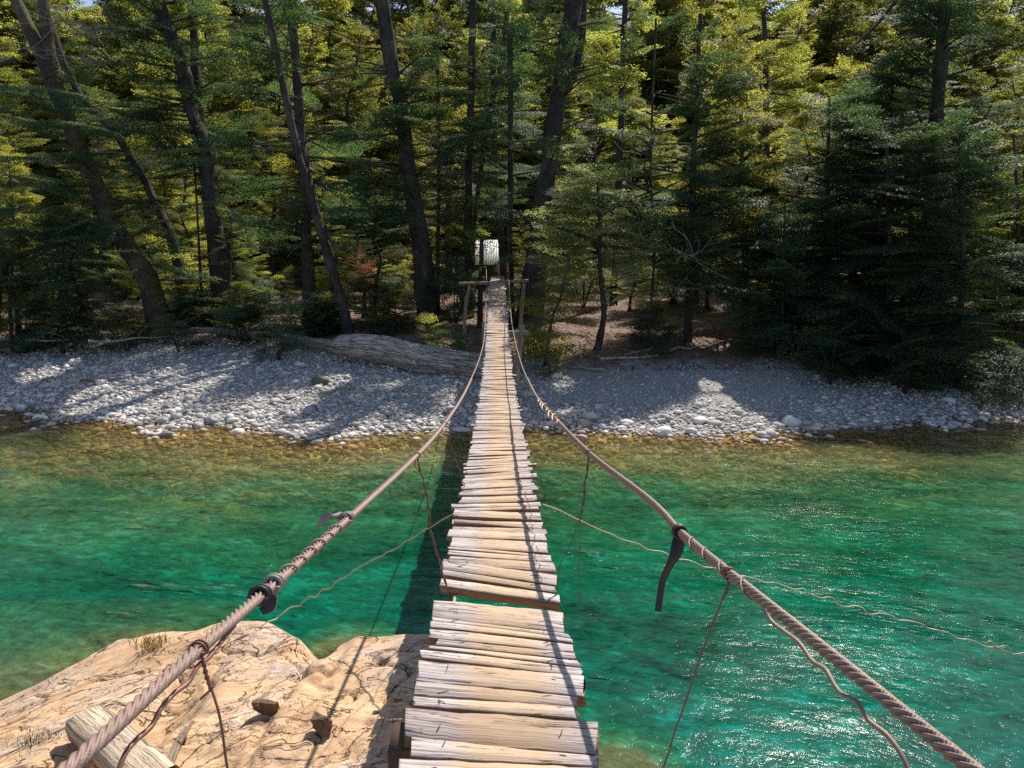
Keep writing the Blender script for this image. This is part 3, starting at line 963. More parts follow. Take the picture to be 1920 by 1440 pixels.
# loose strands that hang off the near cables
zr = lambda px: np.interp(px, [1370, 1600, 1820], [2.02, 1.48, 1.2])
wire([P(px, py, float(zr(px))) for px, py in ((1396, 1104), (1428, 1134), (1447, 1165), (1478, 1190), (1500, 1208), (1524, 1240), (1548, 1256), (1575, 1298), (1606, 1316), (1628, 1350), (1662, 1378), (1688, 1412), (1712, 1462))],
     .0055, "loose_strand", CABLE, bridge, wob=.001, n=120)
zl = lambda px: np.interp(px, [130, 370, 515], [1.2, 1.58, 2.0])
wire([P(px, py, float(zl(px))) for px, py in ((440, 1172), (408, 1212), (390, 1235), (372, 1250), (352, 1280), (326, 1300), (300, 1330), (283, 1362), (252, 1392), (232, 1420), (214, 1470))],
     .0055, "loose_strand", mat_simple("rust_strand", (.22, .11, .08), .5, .3, .4, 30, .2), bridge, wob=.001, n=110)
# support cables under the deck
for sx_ in (-.24, .24):
    q = np.array([[float(deck_c(t)) + sx_, t, float(deck_z(t)) - .05] for t in np.linspace(.6, 25.8, 90)]) - BR
    mb = MB(); tube(mb, q, .009, 7); mb.build("support_cable", [WIREL], bridge, True)
# side stays
stay = [P(859, 958, 5.9), P(800, 992, 6.1), P(735, 1032, 6.35), P(680, 1060, 6.55), P(610, 1105, 6.8), P(560, 1133, 7.0)] + [on_rock(px, py) + [0, 0, .012] for px, py in ((492, 1176), (430, 1207), (385, 1226), (330, 1240), (262, 1290), (190, 1330), (100, 1377), (0, 1422), (-90, 1470))]
wire(stay, .006, "side_stay", WIREL, bridge, wob=.012, n=260)
stay = [P(1018, 946, 5.95), P(1046, 956, 5.95), P(1085, 975, 5.95), P(1160, 1008, 5.98), P(1275, 1048, 6.0), P(1390, 1080, 6), P(1500, 1106, 6), P(1610, 1142, 6), P(1715, 1168, 6), P(1800, 1196, 6), P(1872, 1216, 6), P(1960, 1240, 6), P(2400, 1370, 6)]
wire(stay, .0055, "side_stay", WIREL, bridge, wob=.014, n=300, seed=3)
mb = MB()
for k in range(4):
    c0 = P(1868, 1215, 6)
    tube(mb, spline([c0 - BR, c0 - BR + np.array([(-.05, 0, .06), (.05, 0, -.04), (-.07, 0, -.09), (.08, 0, .02)][k]), c0 - BR + np.array([(-.10, 0, .04), (.09, 0, -.07), (-.03, 0, -.12), (.13, 0, -.03)][k])], 8), .004, 5)
mb.build("frayed_knot", [WIREL], bridge, True)

# far gate frames
def pole(parent, name, pts, r, mat=POLE, org=BR, n=26, sides=12, seed=1, rough=.12):
    c = spline(np.asarray(pts, float), n) - org
    mb = MB(); rr = r if np.ndim(r) == 0 else np.interp(np.linspace(0, 1, n), np.linspace(0, 1, len(r)), r)
    tube(mb, c, rr, sides, rough=rough, seed=seed)
    return mb.build(name, [mat], parent, True)


def gp(px, py, Z):
    q = P(px, py, Z); return q


def drop(q, dx=0): return np.array([q[0] + dx, q[1], float(ground_z(q[0] + dx, q[1])) - .15])


pole(bridge, "crossbeam", [P(860, 532, 24.05), P(925, 530, 24.05), P(991, 526, 24.05)], [.052, .055, .048], seed=3)
pole(bridge, "post", [P(881, 534, 24.05), P(873, 575, 24.05), drop(P(869, 612, 24.05))], [.05, .055, .06], seed=4)
pole(bridge, "post", [P(983, 530, 24.05), P(978, 575, 24.05), drop(P(975, 620, 24.05))], [.05, .06, .065], seed=5)
pole(bridge, "crossbeam", [np.array([x_, 18.75, float(deck_z(18.75)) - .13 + e_]) for x_, e_ in ((-.74, .0), (-.30, -.01), (.42, .0))], [.07, .075, .07], seed=6, mat=DRIFT)
pole(bridge, "post", [P(981, 609, 18.95), P(976, 640, 18.9), P(970, 690, 18.85), drop(P(963, 720, 18.8))], [.06, .07, .08, .085], seed=7)
pole(bridge, "post", [P(907, 605, 18.95), P(908, 660, 18.9), drop(P(907, 700, 18.85))], [.05, .055, .06], seed=8)
pole(bridge, "brace", [P(966, 665, 17.6), P(968, 700, 17.6), drop(P(969, 735, 17.6))], [.04, .045, .05], seed=9)
# timber under the near end
mb = MB()
for bx, by, bw in ((-.36, 2.42, .17), (.10, 2.30, .2), (-.30, 2.0, .2)):
    top = float(deck_z(by)) - .05; bot = rz(bx, by) - .1
    box(mb, np.array([bx, by, (top + bot) / 2]) - BR, (bw, .16, top - bot))
mb.build("support_timber", [DARKW], bridge)


# ---------------------------------------------------------------- straps tied on the cables
def ribbon(mb, pts, width, th=.003, wdir=None, mat=0, n=24, twist=0):
    c = spline(np.asarray(pts, float), n)
    t = np.gradient(c, axis=0); t /= np.linalg.norm(t, axis=1)[:, None]
    wd = np.tile(np.array(wdir if wdir is not None else (1., 0, 0)), (n, 1)).astype(float)
    wd -= t * (wd * t).sum(1)[:, None]; wd /= np.linalg.norm(wd, axis=1)[:, None]
    nr = np.cross(t, wd)
    a = np.linspace(0, twist, n)[:, None]
    wd, nr = wd * np.cos(a) + nr * np.sin(a), nr * np.cos(a) - wd * np.sin(a)
    W = (np.broadcast_to(np.asarray(width, float), (n,)) if np.ndim(width) == 0 else np.interp(np.linspace(0, 1, n), np.linspace(0, 1, len(width)), width))[:, None] / 2
    V = np.stack([c - wd * W + nr * th / 2, c + nr * th * .9, c + wd * W + nr * th / 2, c + wd * W - nr * th / 2, c - wd * W - nr * th / 2], 1)
    k = 5; f = []
    for i in range(n - 1):
        for q in range(k):
            f.append([i * k + q, i * k + (q + 1) % k, (i + 1) * k + (q + 1) % k, (i + 1) * k + q])
    mb.add(V.reshape(-1, 3), f, mat)
    for e in (0, n - 1):
        mb.add(V[e], [[0, 1, 2], [0, 2, 3], [0, 3, 4]], mat)


def strap(px, which, label, ends, col, wraps):
    a_, bi = cable_at(which, px)
    root = empty("rubber_strap", a_)
    tag(root, label, "strap", "rubber straps tied on the hand cables")
    mb = MB()
    loc = cabs[which] + BR - a_
    for off, turns, ln in wraps:
        i0 = max(0, bi + off)
        t, a, b = frames(spline(loc[i0:i0 + ln], int(turns * 16)))
        c = spline(loc[i0:i0 + ln], int(turns * 16))
        ph = np.linspace(0, turns * 6.283, len(c))
        q = c + (a * np.cos(ph)[:, None] + b * np.sin(ph)[:, None]) * (.017 + .006 * np.abs(np.sin(ph * .45))[:, None])
        tube(mb, q, .0065, 7)
    mb.build("knot", [col], root, True)
    for pts, wdt, tw in ends:
        mb = MB()
        ribbon(mb, [np.zeros(3)] + [P(*q) - a_ for q in pts], wdt, .0035, (1, .2, .1), twist=tw)
        mb.build("strap_end", [col], root, True)


strap(1275, 1, "long black rubber strap hanging down from the right hand cable",
      [([(1268, 1035, 2.58), (1258, 1055, 2.58), (1243, 1088, 2.6), (1238, 1115, 2.6), (1234, 1146, 2.6)], [.04, .045, .028, .023, .022, .023], .5)], RUBBER, [(-3, 2.5, 7), (-1, 2, 4)])
strap(652, 0, "grey rubber strap with a short end sticking out left, higher on the left cable",
      [([(640, 968, 2.75), (622, 966, 2.75), (606, 974, 2.75), (597, 988, 2.75)], [.02, .03, .034, .03, .012], .9)], RUBG, [(-3, 2.6, 7)])
strap(515, 0, "dark rubber strap knotted round the left cable where the spiral wire wrap starts",
      [([(518, 1110, 2.03), (516, 1125, 2.03), (514, 1146, 2.03)], [.02, .012, .01, .006], .2)], RUBG, [(-3, 2.6, 7)])
strap(491, 0, "dark rubber strap with drooping flaps, lowest of the three on the left cable",
      [([(505, 1120, 1.97), (506, 1135, 1.97), (490, 1147, 1.97)], [.02, .034, .03, .02], .6), ([(478, 1108, 1.95), (466, 1124, 1.95)], [.03, .025, .012], .4)], RUBBER, [(-3, 2.4, 6)])

# ---------------------------------------------------------------- things lying on the bedrock
def lay(px, py, up=0): return on_rock(px, py) + [0, 0, up]


a_, b_ = lay(165, 1376, .10), lay(300, 1500, .10)
mb = MB()
ax_ = (b_ - a_); L_ = np.linalg.norm(ax_); ax_ /= L_
n = 14; prof = [(-.16, -.10), (.0, -.11), (.15, -.10), (.165, .0), (.15, .085), (.02, .10), (-.14, .09), (-.165, .06)]
sd_v = np.cross(ax_, [0, 0, 1]); sd_v /= np.linalg.norm(sd_v); upv = np.cross(sd_v, ax_)
V = []
for i in range(n):
    c = a_ + ax_ * L_ * i / (n - 1)
    for k, (u_, v_) in enumerate(prof):
        j = 1 + .06 * float(vn(i * .8, k * 1.7, 3))
        V.append(c + sd_v * u_ * j * .8 + upv * v_ * j * .8 + (ax_ * .05 * float(vn(k * 2.1, 5, 1)) if i in (0,) else 0))
V = np.array(V); k = len(prof)
f = [[i * k + q, (i + 1) * k + q, (i + 1) * k + (q + 1) % k, i * k + (q + 1) % k] for i in range(n - 1) for q in range(k)]
uv = np.array([[q / k, i * L_ / n] for i in range(n) for q in range(k)])
mb.add(V, f, 0, uv)
mb.add(np.vstack([V[:k], V[:k].mean(0)[None]]), [[q, (q + 1) % k, k] for q in range(k)], 0, np.array([[p_[0] * 2, p_[1] * .2] for p_ in prof] + [[0, 0]]))
tag(mb.build("timber_beam", [BEAM]), "thick split timber beam lying on the bedrock at the lower left under the cable", "timber")

mb = MB()
tube(mb, spline([lay(352, 1358, .03), lay(345, 1385, .05), lay(332, 1412, .05), lay(318, 1450, .04), lay(305, 1500, .04)], 20), np.linspace(.012, .03, 20), 8, rough=.25)
tube(mb, spline([lay(364, 1373, .08), lay(352, 1388, .07), lay(338, 1405, .05)], 10), np.linspace(.01, .016, 10), 7, rough=.25, seed=2)
tag(mb.build("stick", [BEAM], None, True), "pale forked stick lying in the rock hollow beside the timber beam", "stick")


def chunk(px, py, s, seed, label, rotz):
    q = lay(px, py)
    r = np.random.default_rng(seed)
    b = bmesh.new()
    for _ in range(16):
        p_ = r.uniform(-1, 1, 3); b.verts.new((p_[0] * .5, p_[1] * .32, p_[2] * .5 + .3))
    bmesh.ops.convex_hull(b, input=b.verts[:])
    bmesh.ops.delete(b, geom=[v for v in b.verts if not v.link_faces], context='VERTS')
    bmesh.ops.subdivide_edges(b, edges=b.edges[:], cuts=2, use_grid_fill=True)
    for v in b.verts:
        v.co += Vector(r.normal(0, .018, 3))
    me = bpy.data.meshes.new("rock_chunk"); b.to_mesh(me); b.free(); me.materials.append(CHUNK)
    o = link("rock_chunk", me); o.location = q; o.scale = (s, s, s); o.rotation_euler = (0, 0, rotz)
    return tag(o, label, "rock", "broken chunks standing on the bedrock")


CHUNK = mat_bark("split_brown_rock", (.22, .14, .09), (.46, .32, .21))
chunk(498, 1338, .21, 3, "larger dark brown broken chunk on the bedrock, farther from the bridge", .3)
chunk(607, 1372, .17, 6, "smaller dark broken chunk on the bedrock, the one nearer the bridge", -.2)

DRYG = mat_leaf("dry_grass", (.20, .17, .06), (.34, .28, .12), (.45, .38, .18), (1.6, 1.5, 1.0), .4)


def tuft(px, py, label, n, h, spread, q=None, mat=None, group=None, up=0):
    q = lay(px, py) if q is None else q
    r = np.random.default_rng(int(px))
    mb = MB()
    for _ in range(n):
        o_ = np.array([r.normal(0, spread), r.normal(0, spread * .6), 0]); l_ = h * r.uniform(.5, 1.2)
        dr = np.array([r.normal(0, .4), r.normal(0, .4), 0])
        p1 = o_ + np.array([0, 0, l_ * .6]) + dr * l_ * .3; p2 = o_ + np.array([0, 0, l_]) + dr * l_ * .9
        wv = np.array([r.normal(), r.normal(), 0]); wv *= .004 / np.linalg.norm(wv) * (h / .12) ** .5
        mb.add([o_ - wv, o_ + wv, p1 + wv * .8, p1 - wv * .8, p2], [[0, 1, 2, 3]], 0)
        mb.add([p1 - wv * .8, p1 + wv * .8, p2], [[0, 1, 2]], 0)
    o = mb.build("grass_tuft", [mat or DRYG]); o.location = q
    return tag(o, label, "grass tuft", group)


tuft(288, 1216, "dry grass tuft growing at the top edge of the bedrock above the water", 110, .13, .09)
tuft(80, 1392, "dark matted moss tuft in the rock hollow at the lower left edge", 160, .05, .12, mat=mat_leaf("dark_moss", (.03, .02, .01), (.06, .045, .02), (.12, .10, .04), (1, 1, 1), .2))

# ---------------------------------------------------------------- fallen log on the far bank
ls = np.array([P(612, 660, 22.2), P(660, 640, 22.0), P(720, 643, 21.6), P(780, 654, 21.2), P(840, 668, 20.8), P(905, 680, 20.4), P(930, 686, 20.2)])
for i in range(len(ls)): ls[i][2] = float(ground_z(ls[i][0], ls[i][1])) + [.45, .52, .5, .42, .36, .32, .3][i]
log = empty("fallen_log", (ls[3][0], ls[3][1], float(ground_z(ls[3][0], ls[3][1]))))
tag(log, "big grey weathered fallen trunk lying on the far gravel bank left of the bridge", "fallen log")
lo = np.array(log.location)
mb = MB()
lsp = spline(ls, 120) - lo
tube(mb, lsp, np.interp(np.linspace(0, 1, 120), [0, .08, .3, .6, 1], [.10, .34, .44, .42, .36]), 56, rough=.09, seed=5)
v = mb.v[0]; ang = np.tile(np.linspace(0, 2 * np.pi, 56, endpoint=False), 120); Ls = np.repeat(np.linspace(0, 5.5, 120), 56)
gro = np.abs(vn(ang * 5 + Ls * .5, Ls * .45, None, 8)) * .05 + np.abs(vn(ang * 2.2 + Ls * .3, Ls * .3, None, 9)) * .09
cen = np.repeat(lsp, 56, 0); dr = v - cen
mb.v[0] = cen + dr * (1 - gro / (np.linalg.norm(dr, axis=1) + 1e-6))[:, None]
mb.build("trunk", [DRIFT], log, True)
tl = [P(320, 603, 25.0), P(400, 612, 24.6), P(480, 620, 24.0), P(560, 628, 23.4), P(640, 640, 22.6)]
tl = np.array(tl)
for i in range(5): tl[i][2] = float(ground_z(tl[i][0], tl[i][1])) + .28
pole(log, "broken_limb", tl, [.06, .10, .13, .15, .18], DRIFT, lo, 40, 14, 3, .2)

# ---------------------------------------------------------------- hut with a bright sheet roof beyond the gate
hx, hy = P(912, 480, 40)[0], P(912, 480, 40)[1]
hg = float(ground_z(hx, hy))
hut = empty("hut", (hx, hy, hg))
tag(hut, "small hut with a bright corrugated metal roof glimpsed through the trees behind the gate", "hut")
zt, zb = P(912, 450, 42)[2] - hg, P(912, 496, 39)[2] - hg
mb = MB()
nn = 90
xs_ = np.linspace(-.95, .80, nn)
V = []
for (yy, zz) in ((-.9, zb), (2.4, zt)):
    for th_ in (0, -.02):
        for x_ in xs_: V.append((x_, yy, zz + .006 * math.sin(x_ * 48) + th_))
V = np.array(V)
f = []
for i in range(nn - 1):
    f += [[i, i + 1, 2 * nn + i + 1, 2 * nn + i], [nn + i, 3 * nn + i, 3 * nn + i + 1, nn + i + 1], [i, nn + i, nn + i + 1, i + 1]]
mb.add(V, f)
mb.build("roof", [ROOF], hut, True)
mb = MB(); box(mb, (0, .1, (zb - .08) / 2 - .2), (1.3, .06, zb - .1 + .4)); box(mb, (-.63, .75, (zb - .1) / 2 - .2), (.06, 1.2, zb - .1 + .4)); box(mb, (.63, .75, (zb - .1) / 2 - .2), (.06, 1.2, zb - .1 + .4))
mb.build("wall", [DARKW], hut)
# ---------------------------------------------------------------- forest
def fan(L, leaf, step, r, dens=1.0):
    """one flat spray: leaf centres, directions"""
    n = max(6, int(L / .10))
    cs, us = [], []
    for i in range(n):
        t = (i + .5) / n * .97 + .02
        x0 = t * L
        z0 = .10 * x0 - .16 * x0 * x0 / L
        ln = L * .46 * (1 - t) ** .75 * (.35 + min(1, t * 3.5)) * r.uniform(.65, 1.1) + .06
        for sd_ in (-1, 1):
            a = sd_ * math.radians(r.uniform(42, 62))
            m = max(2, int(ln / step * dens))
            s_ = (np.arange(m) + r.uniform(0, 1, m)) / m * ln
            x = x0 + s_ * math.cos(a); y = s_ * math.sin(a)
            z = z0 - .14 * s_ ** 2 / max(L * .4, .1) + r.normal(0, .018, m)
            off = r.normal(0, leaf * .55, (m, 2))
            cs.append(np.stack([x + off[:, 0], y + off[:, 1], z], 1))
            aa = a + r.uniform(-.9, .9, m)
            us.append(np.stack([np.cos(aa), np.sin(aa), -.18 + r.normal(0, .2, m)], 1))
    return np.vstack(cs), np.vstack(us)


def quads(c, u, leaf, r):
    n = len(c)
    u = u / np.linalg.norm(u, axis=1)[:, None]
    nr = np.stack([r.normal(0, .33, n), r.normal(0, .33, n), np.ones(n)], 1)
    wv = np.cross(nr, u); wv /= np.linalg.norm(wv, axis=1)[:, None]
    s_ = leaf * r.uniform(.65, 1.35, n)[:, None]
    return np.stack([c - u * s_ * .5, c + wv * s_ * .32, c + u * s_ * .5, c - wv * s_ * .32], 1)


def make_bough(L, leaf, seed, dens=1.0):
    r = np.random.default_rng(seed)
    step = leaf * .42
    c, u = fan(L, leaf, step, r, dens)
    C_, U_ = [c], [u]
    for sd_ in (-1, 1):
        c, u = fan(L * r.uniform(.5, .7), leaf, step, r, dens)
        a = sd_ * r.uniform(.45, .8)
        R = np.array([[math.cos(a), -math.sin(a), 0], [math.sin(a), math.cos(a), 0], [0, 0, 1]])
        C_.append(c @ R.T + [L * r.uniform(.2, .4), 0, r.uniform(-.06, .12) * L * .5]); U_.append(u @ R.T)
    return quads(np.vstack(C_), np.vstack(U_), leaf, r)


LIB = {}
for L in (1.0, 1.6, 2.3, 3.2):
    LIB[('n', L)] = [make_bough(L, .058, int(L * 100) + k, .85) for k in range(3)]
    LIB[('m', L)] = [make_bough(L, .085, int(L * 100) + 20 + k, .8) for k in range(3)]
    LIB[('f', L)] = [make_bough(L, .135, int(L * 100) + 40 + k, .8) for k in range(2)]
SZ = (1.0, 1.6, 2.3, 3.2)


def place(kind, L, p, yaw, tilt, r, roll=None):
    b = min(SZ, key=lambda q: abs(q - L))
    Q = LIB[(kind, b)][r.integers(len(LIB[(kind, b)]))]
    k = L / b
    roll = r.normal(0, .26) if roll is None else roll
    M = Matrix.Rotation(yaw, 3, 'Z') @ Matrix.Rotation(-tilt, 3, 'Y') @ Matrix.Rotation(roll, 3, 'X')
    M = np.array(M) * k
    return Q @ M.T + p


def crown_mesh(name, Qs, mat):
    V = np.concatenate(Qs).reshape(-1, 3)
    n = len(V) // 4
    return raw_mesh(name, V, np.arange(len(V)), np.full(n, 4), mat)


def limb(mb, p, yaw, tilt, L, r0):
    s_ = np.linspace(0, L * .8, 6)
    d = np.array([math.cos(yaw) * math.cos(tilt), math.sin(yaw) * math.cos(tilt), math.sin(tilt)])
    q = p + d * s_[:, None]; q[:, 2] -= .10 * s_ ** 2 / L
    tube(mb, q, np.linspace(r0, r0 * .2, 6), 5, cap=False)


def twiggy(mb, p, n, L, r, seed):
    """bare dead twigs springing from p"""
    rr = np.random.default_rng(seed)
    for _ in range(n):
        yaw = rr.uniform(0, 6.28); tl = rr.uniform(-.5, .7); l_ = L * rr.uniform(.4, 1)
        q = [p]
        d = np.array([math.cos(yaw) * math.cos(tl), math.sin(yaw) * math.cos(tl), math.sin(tl)])
        for k in range(5):
            d = d + rr.normal(0, .22, 3); d /= np.linalg.norm(d); q.append(q[-1] + d * l_ / 5)
            if k in (1, 3):
                d2 = d + rr.normal(0, .6, 3); d2 /= np.linalg.norm(d2)
                tube(mb, np.array([q[-1], q[-1] + d2 * l_ * .2, q[-1] + d2 * l_ * .35 + [0, 0, .03]]), np.array([r * .6, r * .4, r * .2]), 4, cap=False)
        tube(mb, np.array(q), np.linspace(r, r * .25, 6), 4, cap=False)


def tree_parts(path, r0, r1, kind, t0, n, Lmax, Lmin=.9, tilt=.18, seed=0, flare=1.5, face=None, shape=.6, top=True, dead=0, forks=(), sides=12):
    """path relative to the base; returns (trunk MB, list of leaf quads)"""
    r = np.random.default_rng(seed)
    p = spline(path, 50)
    tt = np.linspace(0, 1, 50)
    rad = r0 + (r1 - r0) * tt ** .85
    rad = rad * (1 + (flare - 1) * np.exp(-tt * 50 * .16 / max(r0, .05) * .35))
    mb = MB()
    tube(mb, p, rad, sides, rough=.24, seed=seed)
    Q = []
    H = np.linalg.norm(p[-1] - p[0])
    for i in range(n):
        f = t0 + (1 - t0) * ((i + r.uniform(-.4, .4)) / n)
        f = min(max(f, 0), 1)
        k = f * 49; a = int(k); a = min(a, 48)
        q = p[a] * (1 - (k - a)) + p[a + 1] * (k - a)
        g = (f - t0) / (1 - t0 + 1e-6)
        L = (Lmin + (Lmax - Lmin) * (1 - g) ** shape * min(1, .55 + g * 3)) * r.uniform(.7, 1.15)
        yaw = r.uniform(0, 6.283) if face is None else r.choice(face) + r.normal(0, .5)
        tl = tilt + .35 * g ** 3 + r.normal(0, .20)
        inner = q + np.array([math.cos(yaw), math.sin(yaw), tl * .5]) * L * .12
        Q.append(place(kind, L, inner, yaw, tl, r))
        if L > 1.8:
            limb(mb, q, yaw, tl, L, .022 + .010 * L)
    db = []
    for k in range(dead):
        f = r.uniform(t0 * .5, .9); a = int(f * 49)
        db.append(MB()); twiggy(db[-1], p[a], 5, 1.2, .011, seed * 7 + k)
    return mb, Q, db


def plant_tree(name, base, parts, mats, label=None, cat="tree", group=None, rot=0):
    root = empty(name, base); root.rotation_euler = (0, 0, rot)
    tag(root, label, cat, group)
    mb, Q = parts[:2]
    mb.build("trunk", [mats[0]], root, True)
    for d_ in (parts[2] if len(parts) > 2 else []):
        d_.build("dead_branch", [TWIG], root, True)
    if Q:
        link("crown", crown_mesh("crown", Q, mats[1]), root)
    return root


def copy_tree(o, loc, rot, label=None, group=None, scale=1.0):
    c = o.copy(); COL.objects.link(c); c.location = loc; c.rotation_euler = (0, 0, rot); c.scale = (scale,) * 3
    if label: c['label'] = label
    if group: c['group'] = group
    for ch in o.children:
        k = ch.copy(); COL.objects.link(k); k.parent = c
    return c


# openings in the canopy: where the sun gets down to the ground in the photograph
def _g(px, py, r, z=.35): return (on_plane(px, py, z), r)
GAPS = [_g(270, 715, 1.2), _g(350, 722, 1.1), _g(170, 672, .7), _g(250, 648, .7), _g(600, 792, .7), _g(720, 800, .7), _g(820, 785, .7), _g(620, 722, .45), _g(90, 695, .8), _g(300, 735, 1.2), _g(205, 728, 1.0), _g(560, 745, .6), _g(470, 760, .6), _g(430, 700, .5), _g(1015, 790, .5),
        _g(1050, 722, .5), _g(1100, 795, .7), _g(1200, 787, .9), _g(1300, 780, 1.1), _g(1390, 772, 1.1), _g(1350, 752, .75), _g(1330, 728, .35), _g(1460, 800, .7), _g(1880, 745, .9),
        (P(1120, 330, 22.6), 1.9), (P(1090, 440, 22.6), 1.8), (P(1160, 470, 22.6), 1.5), (P(1385, 130, 25), 1.7), (P(1400, 260, 24.6), 1.2), (P(1550, 230, 23.2), 1.3),
        _g(540, 838, 1.2, 0), _g(660, 835, 1.2, 0), _g(780, 832, 1.1, 0), (P(912, 475, 40), 1.3), (P(900, 530, 24), .9), (P(975, 530, 24), .9), _g(930, 590, .6, 2.5), _g(1330, 642, .7, 1.0), _g(720, 592, .8, 1.2), _g(560, 600, .7, 1.2), _g(1060, 610, .8, 1.2),
        (P(682, 455, 26.8), 1.5), (P(1890, 300, 22.4), 1.2), (P(1480, 470, 22.2), .7), (P(820, 575, 22.3), .5), (P(745, 500, 26.5), .4), (P(280, 500, 25.5), .5)]
SL = np.array([SUNV.x / SUNV.z, SUNV.y / SUNV.z])


def in_gap(w_):
    """True for leaf centres (world) that would close one of the openings"""
    m = np.zeros(len(w_), bool)
    jit = 1 + .35 * vn(w_[:, 0] * 1.1, w_[:, 1] * 1.1, w_[:, 2] * 1.1, 5)
    for p, r in GAPS:
        h = w_[:, 2] - p[2]
        dx = w_[:, 0] - p[0] - SL[0] * h; dy = (w_[:, 1] - p[1] - SL[1] * h) * .72
        m |= (h > .45 + r * .9) & (dx * dx + dy * dy < (r * jit) ** 2)
    return m


def gap_cap(x, y, z0, h):
    """tallest a tree with its stem here may be without closing an opening"""
    for zz in np.arange(1.0, h, .4):
        for p, r in GAPS:
            g = z0 + zz - p[2]
            if g > r + .5 and math.hypot(x - p[0] - SL[0] * g, (y - p[1] - SL[1] * g) * .8) < r + (.9 if r < 1.15 else 1.8): return zz
    return h


def hero(label, pix, Z, r0, r1, mats=(BARK, LEAF), up=None, group="riverbank trees", **kw):
    """pix: bottom to top pixel points of the trunk seen Z metres off"""
    pts = [P(px, py, Z) for px, py in pix]
    b = pts[0]; gz = float(ground_z(b[0], b[1]))
    base = np.array([b[0], b[1], gz - .05])
    pts[0] = base.copy() + [0, 0, -.1]
    if up is not None: pts.append(pts[-1] + np.array(up))
    path = np.array(pts) - base
    kw.setdefault('kind', 'n'); kw.setdefault('t0', .4); kw.setdefault('n', 30); kw.setdefault('Lmax', 2.6)
    left_ = pix[0][0] < 1100
    if left_ and kw['t0'] < .7: kw['t0'] *= .62
    kw['n'] = int(kw['n'] * (1.75 if left_ else 1.9)); r0 *= .74; r1 *= .78; kw.setdefault('flare', 1.35)
    extra = kw.pop('extra', [])
    forks = kw.pop('forks', [])
    twigs = kw.pop('twigs', [])
    parts = tree_parts(path, r0, r1, **kw)
    r = np.random.default_rng(kw.get('seed', 0) + 900)
    for fk in forks:
        fp = np.array([P(px, py, Z + dz) for px, py, dz in fk[0]]) - base
        c = spline(fp, 30); tube(parts[0], c, np.linspace(fk[1], fk[2], 30), 9, rough=.15, seed=3)
    for e in extra:                 # (px, py, dZ, yaw degrees, L, tilt)
        q = P(e[0], e[1], Z + e[2]) - base
        yaw = math.radians(e[3])
        st = q - np.array([math.cos(yaw), math.sin(yaw), 0]) * e[4] * .3
        parts[1].append(place(kw['kind'], e[4], st, yaw, e[5] if len(e) > 5 else .05, r))
    for k, (px, py, dz, L, nn_) in enumerate(twigs):
        parts[2].append(MB()); twiggy(parts[2][-1], P(px, py, Z + dz) - base, nn_, L, .012, int(px))
    QQ = [q_[~in_gap(q_.mean(1) + base)] for q_ in parts[1]]
    parts = (parts[0], [q_ for q_ in QQ if len(q_)], parts[2])
    return plant_tree("beech_tree", base, parts, mats, label, group=group)


LEAFP = mat_leaf("pale_sunlit_leaf", (.10, .13, .065), (.21, .24, .12), (.38, .40, .22), (1.7, 1.7, 1.1), .55)  # paler leaf copy, sunlit highlights put into its colour
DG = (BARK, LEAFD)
PG = (BARK, LEAFY)
# -- trunks one can pick out in the photograph, left to right
hero("big leaning forked tree at far left with a mossy mottled lower trunk", [(300, 590), (275, 520), (238, 460), (200, 400), (175, 330), (140, 255), (95, 140)], 25.5, .50, .30, (BARKM, LEAFD),
     forks=[([(98, 150, 0), (62, 70, 0), (25, -10, 0), (-20, -90, 0)], .26, .14), ([(98, 150, 0), (88, 60, 0), (80, -20, 0), (82, -110, 0)], .24, .12), ([(30, 110, 0), (-20, 130, -.3), (-80, 150, -.3)], .1, .05)],
     t0=.35, n=26, Lmax=2.8, seed=1, dead=5, twigs=[(120, 40, -1, 2.2, 14), (180, 60, -1.2, 1.8, 12), (150, 110, -1.4, 1.6, 10), (60, 90, -1, 1.8, 10), (20, 110, -1, 1.6, 8)],
     extra=[(60, 170, -1, 200, 2.6), (130, 190, -1, -60, 2.8), (200, 200, -1, -30, 2.2), (30, 210, -1, 230, 2.4), (120, 240, -1.5, 250, 2.6), (180, 250, -1.2, 300, 2.4), (80, 300, -1, 200, 2.2), (40, 350, -1, 190, 2.4), (110, 350, -1.2, 260, 2.4), (90, 420, -1, 250, 2.0), (150, 430, -1, 280, 2.0), (60, 440, -1, 210, 2.0)])
hero("dark leaning trunk crossing behind the forked tree at the left", [(345, 500), (325, 460), (290, 380), (262, 320), (205, 235), (165, 200), (120, 120)], 28.5, .26, .16, DG, up=(-.6, 0, 2.5), t0=.55, n=16, Lmax=2.2, seed=2, twigs=[(235, 235, -1, 1.8, 16), (280, 250, -1.2, 1.8, 14), (310, 290, -1, 1.5, 12)])
hero("curved low trunk leaning in from the left picture edge", [(-40, 520), (10, 500), (45, 478), (90, 462), (130, 455)], 25, .22, .08, DG, t0=.5, n=10, Lmax=1.8, seed=22, flare=1.1,
     extra=[(80, 440, -.5, 250, 1.8), (130, 430, -.5, 290, 1.8), (20, 400, -.5, 260, 2.0)])
hero("tall dark trunk leaning left near the top, left of the twin straight trunk", [(432, 575), (415, 500), (402, 420), (388, 280), (362, 220), (345, 140), (318, 60), (295, 0)], 27, .42, .24, DG, up=(-.8, 0, 4.5), t0=.5, n=42, Lmax=2.8, seed=3, dead=3,
     extra=[(430, 60, -1, -40, 2.4), (470, 110, -1, -60, 2.6), (250, 60, -.6, 190, 2.4), (220, 120, -.6, 200, 2.2)])
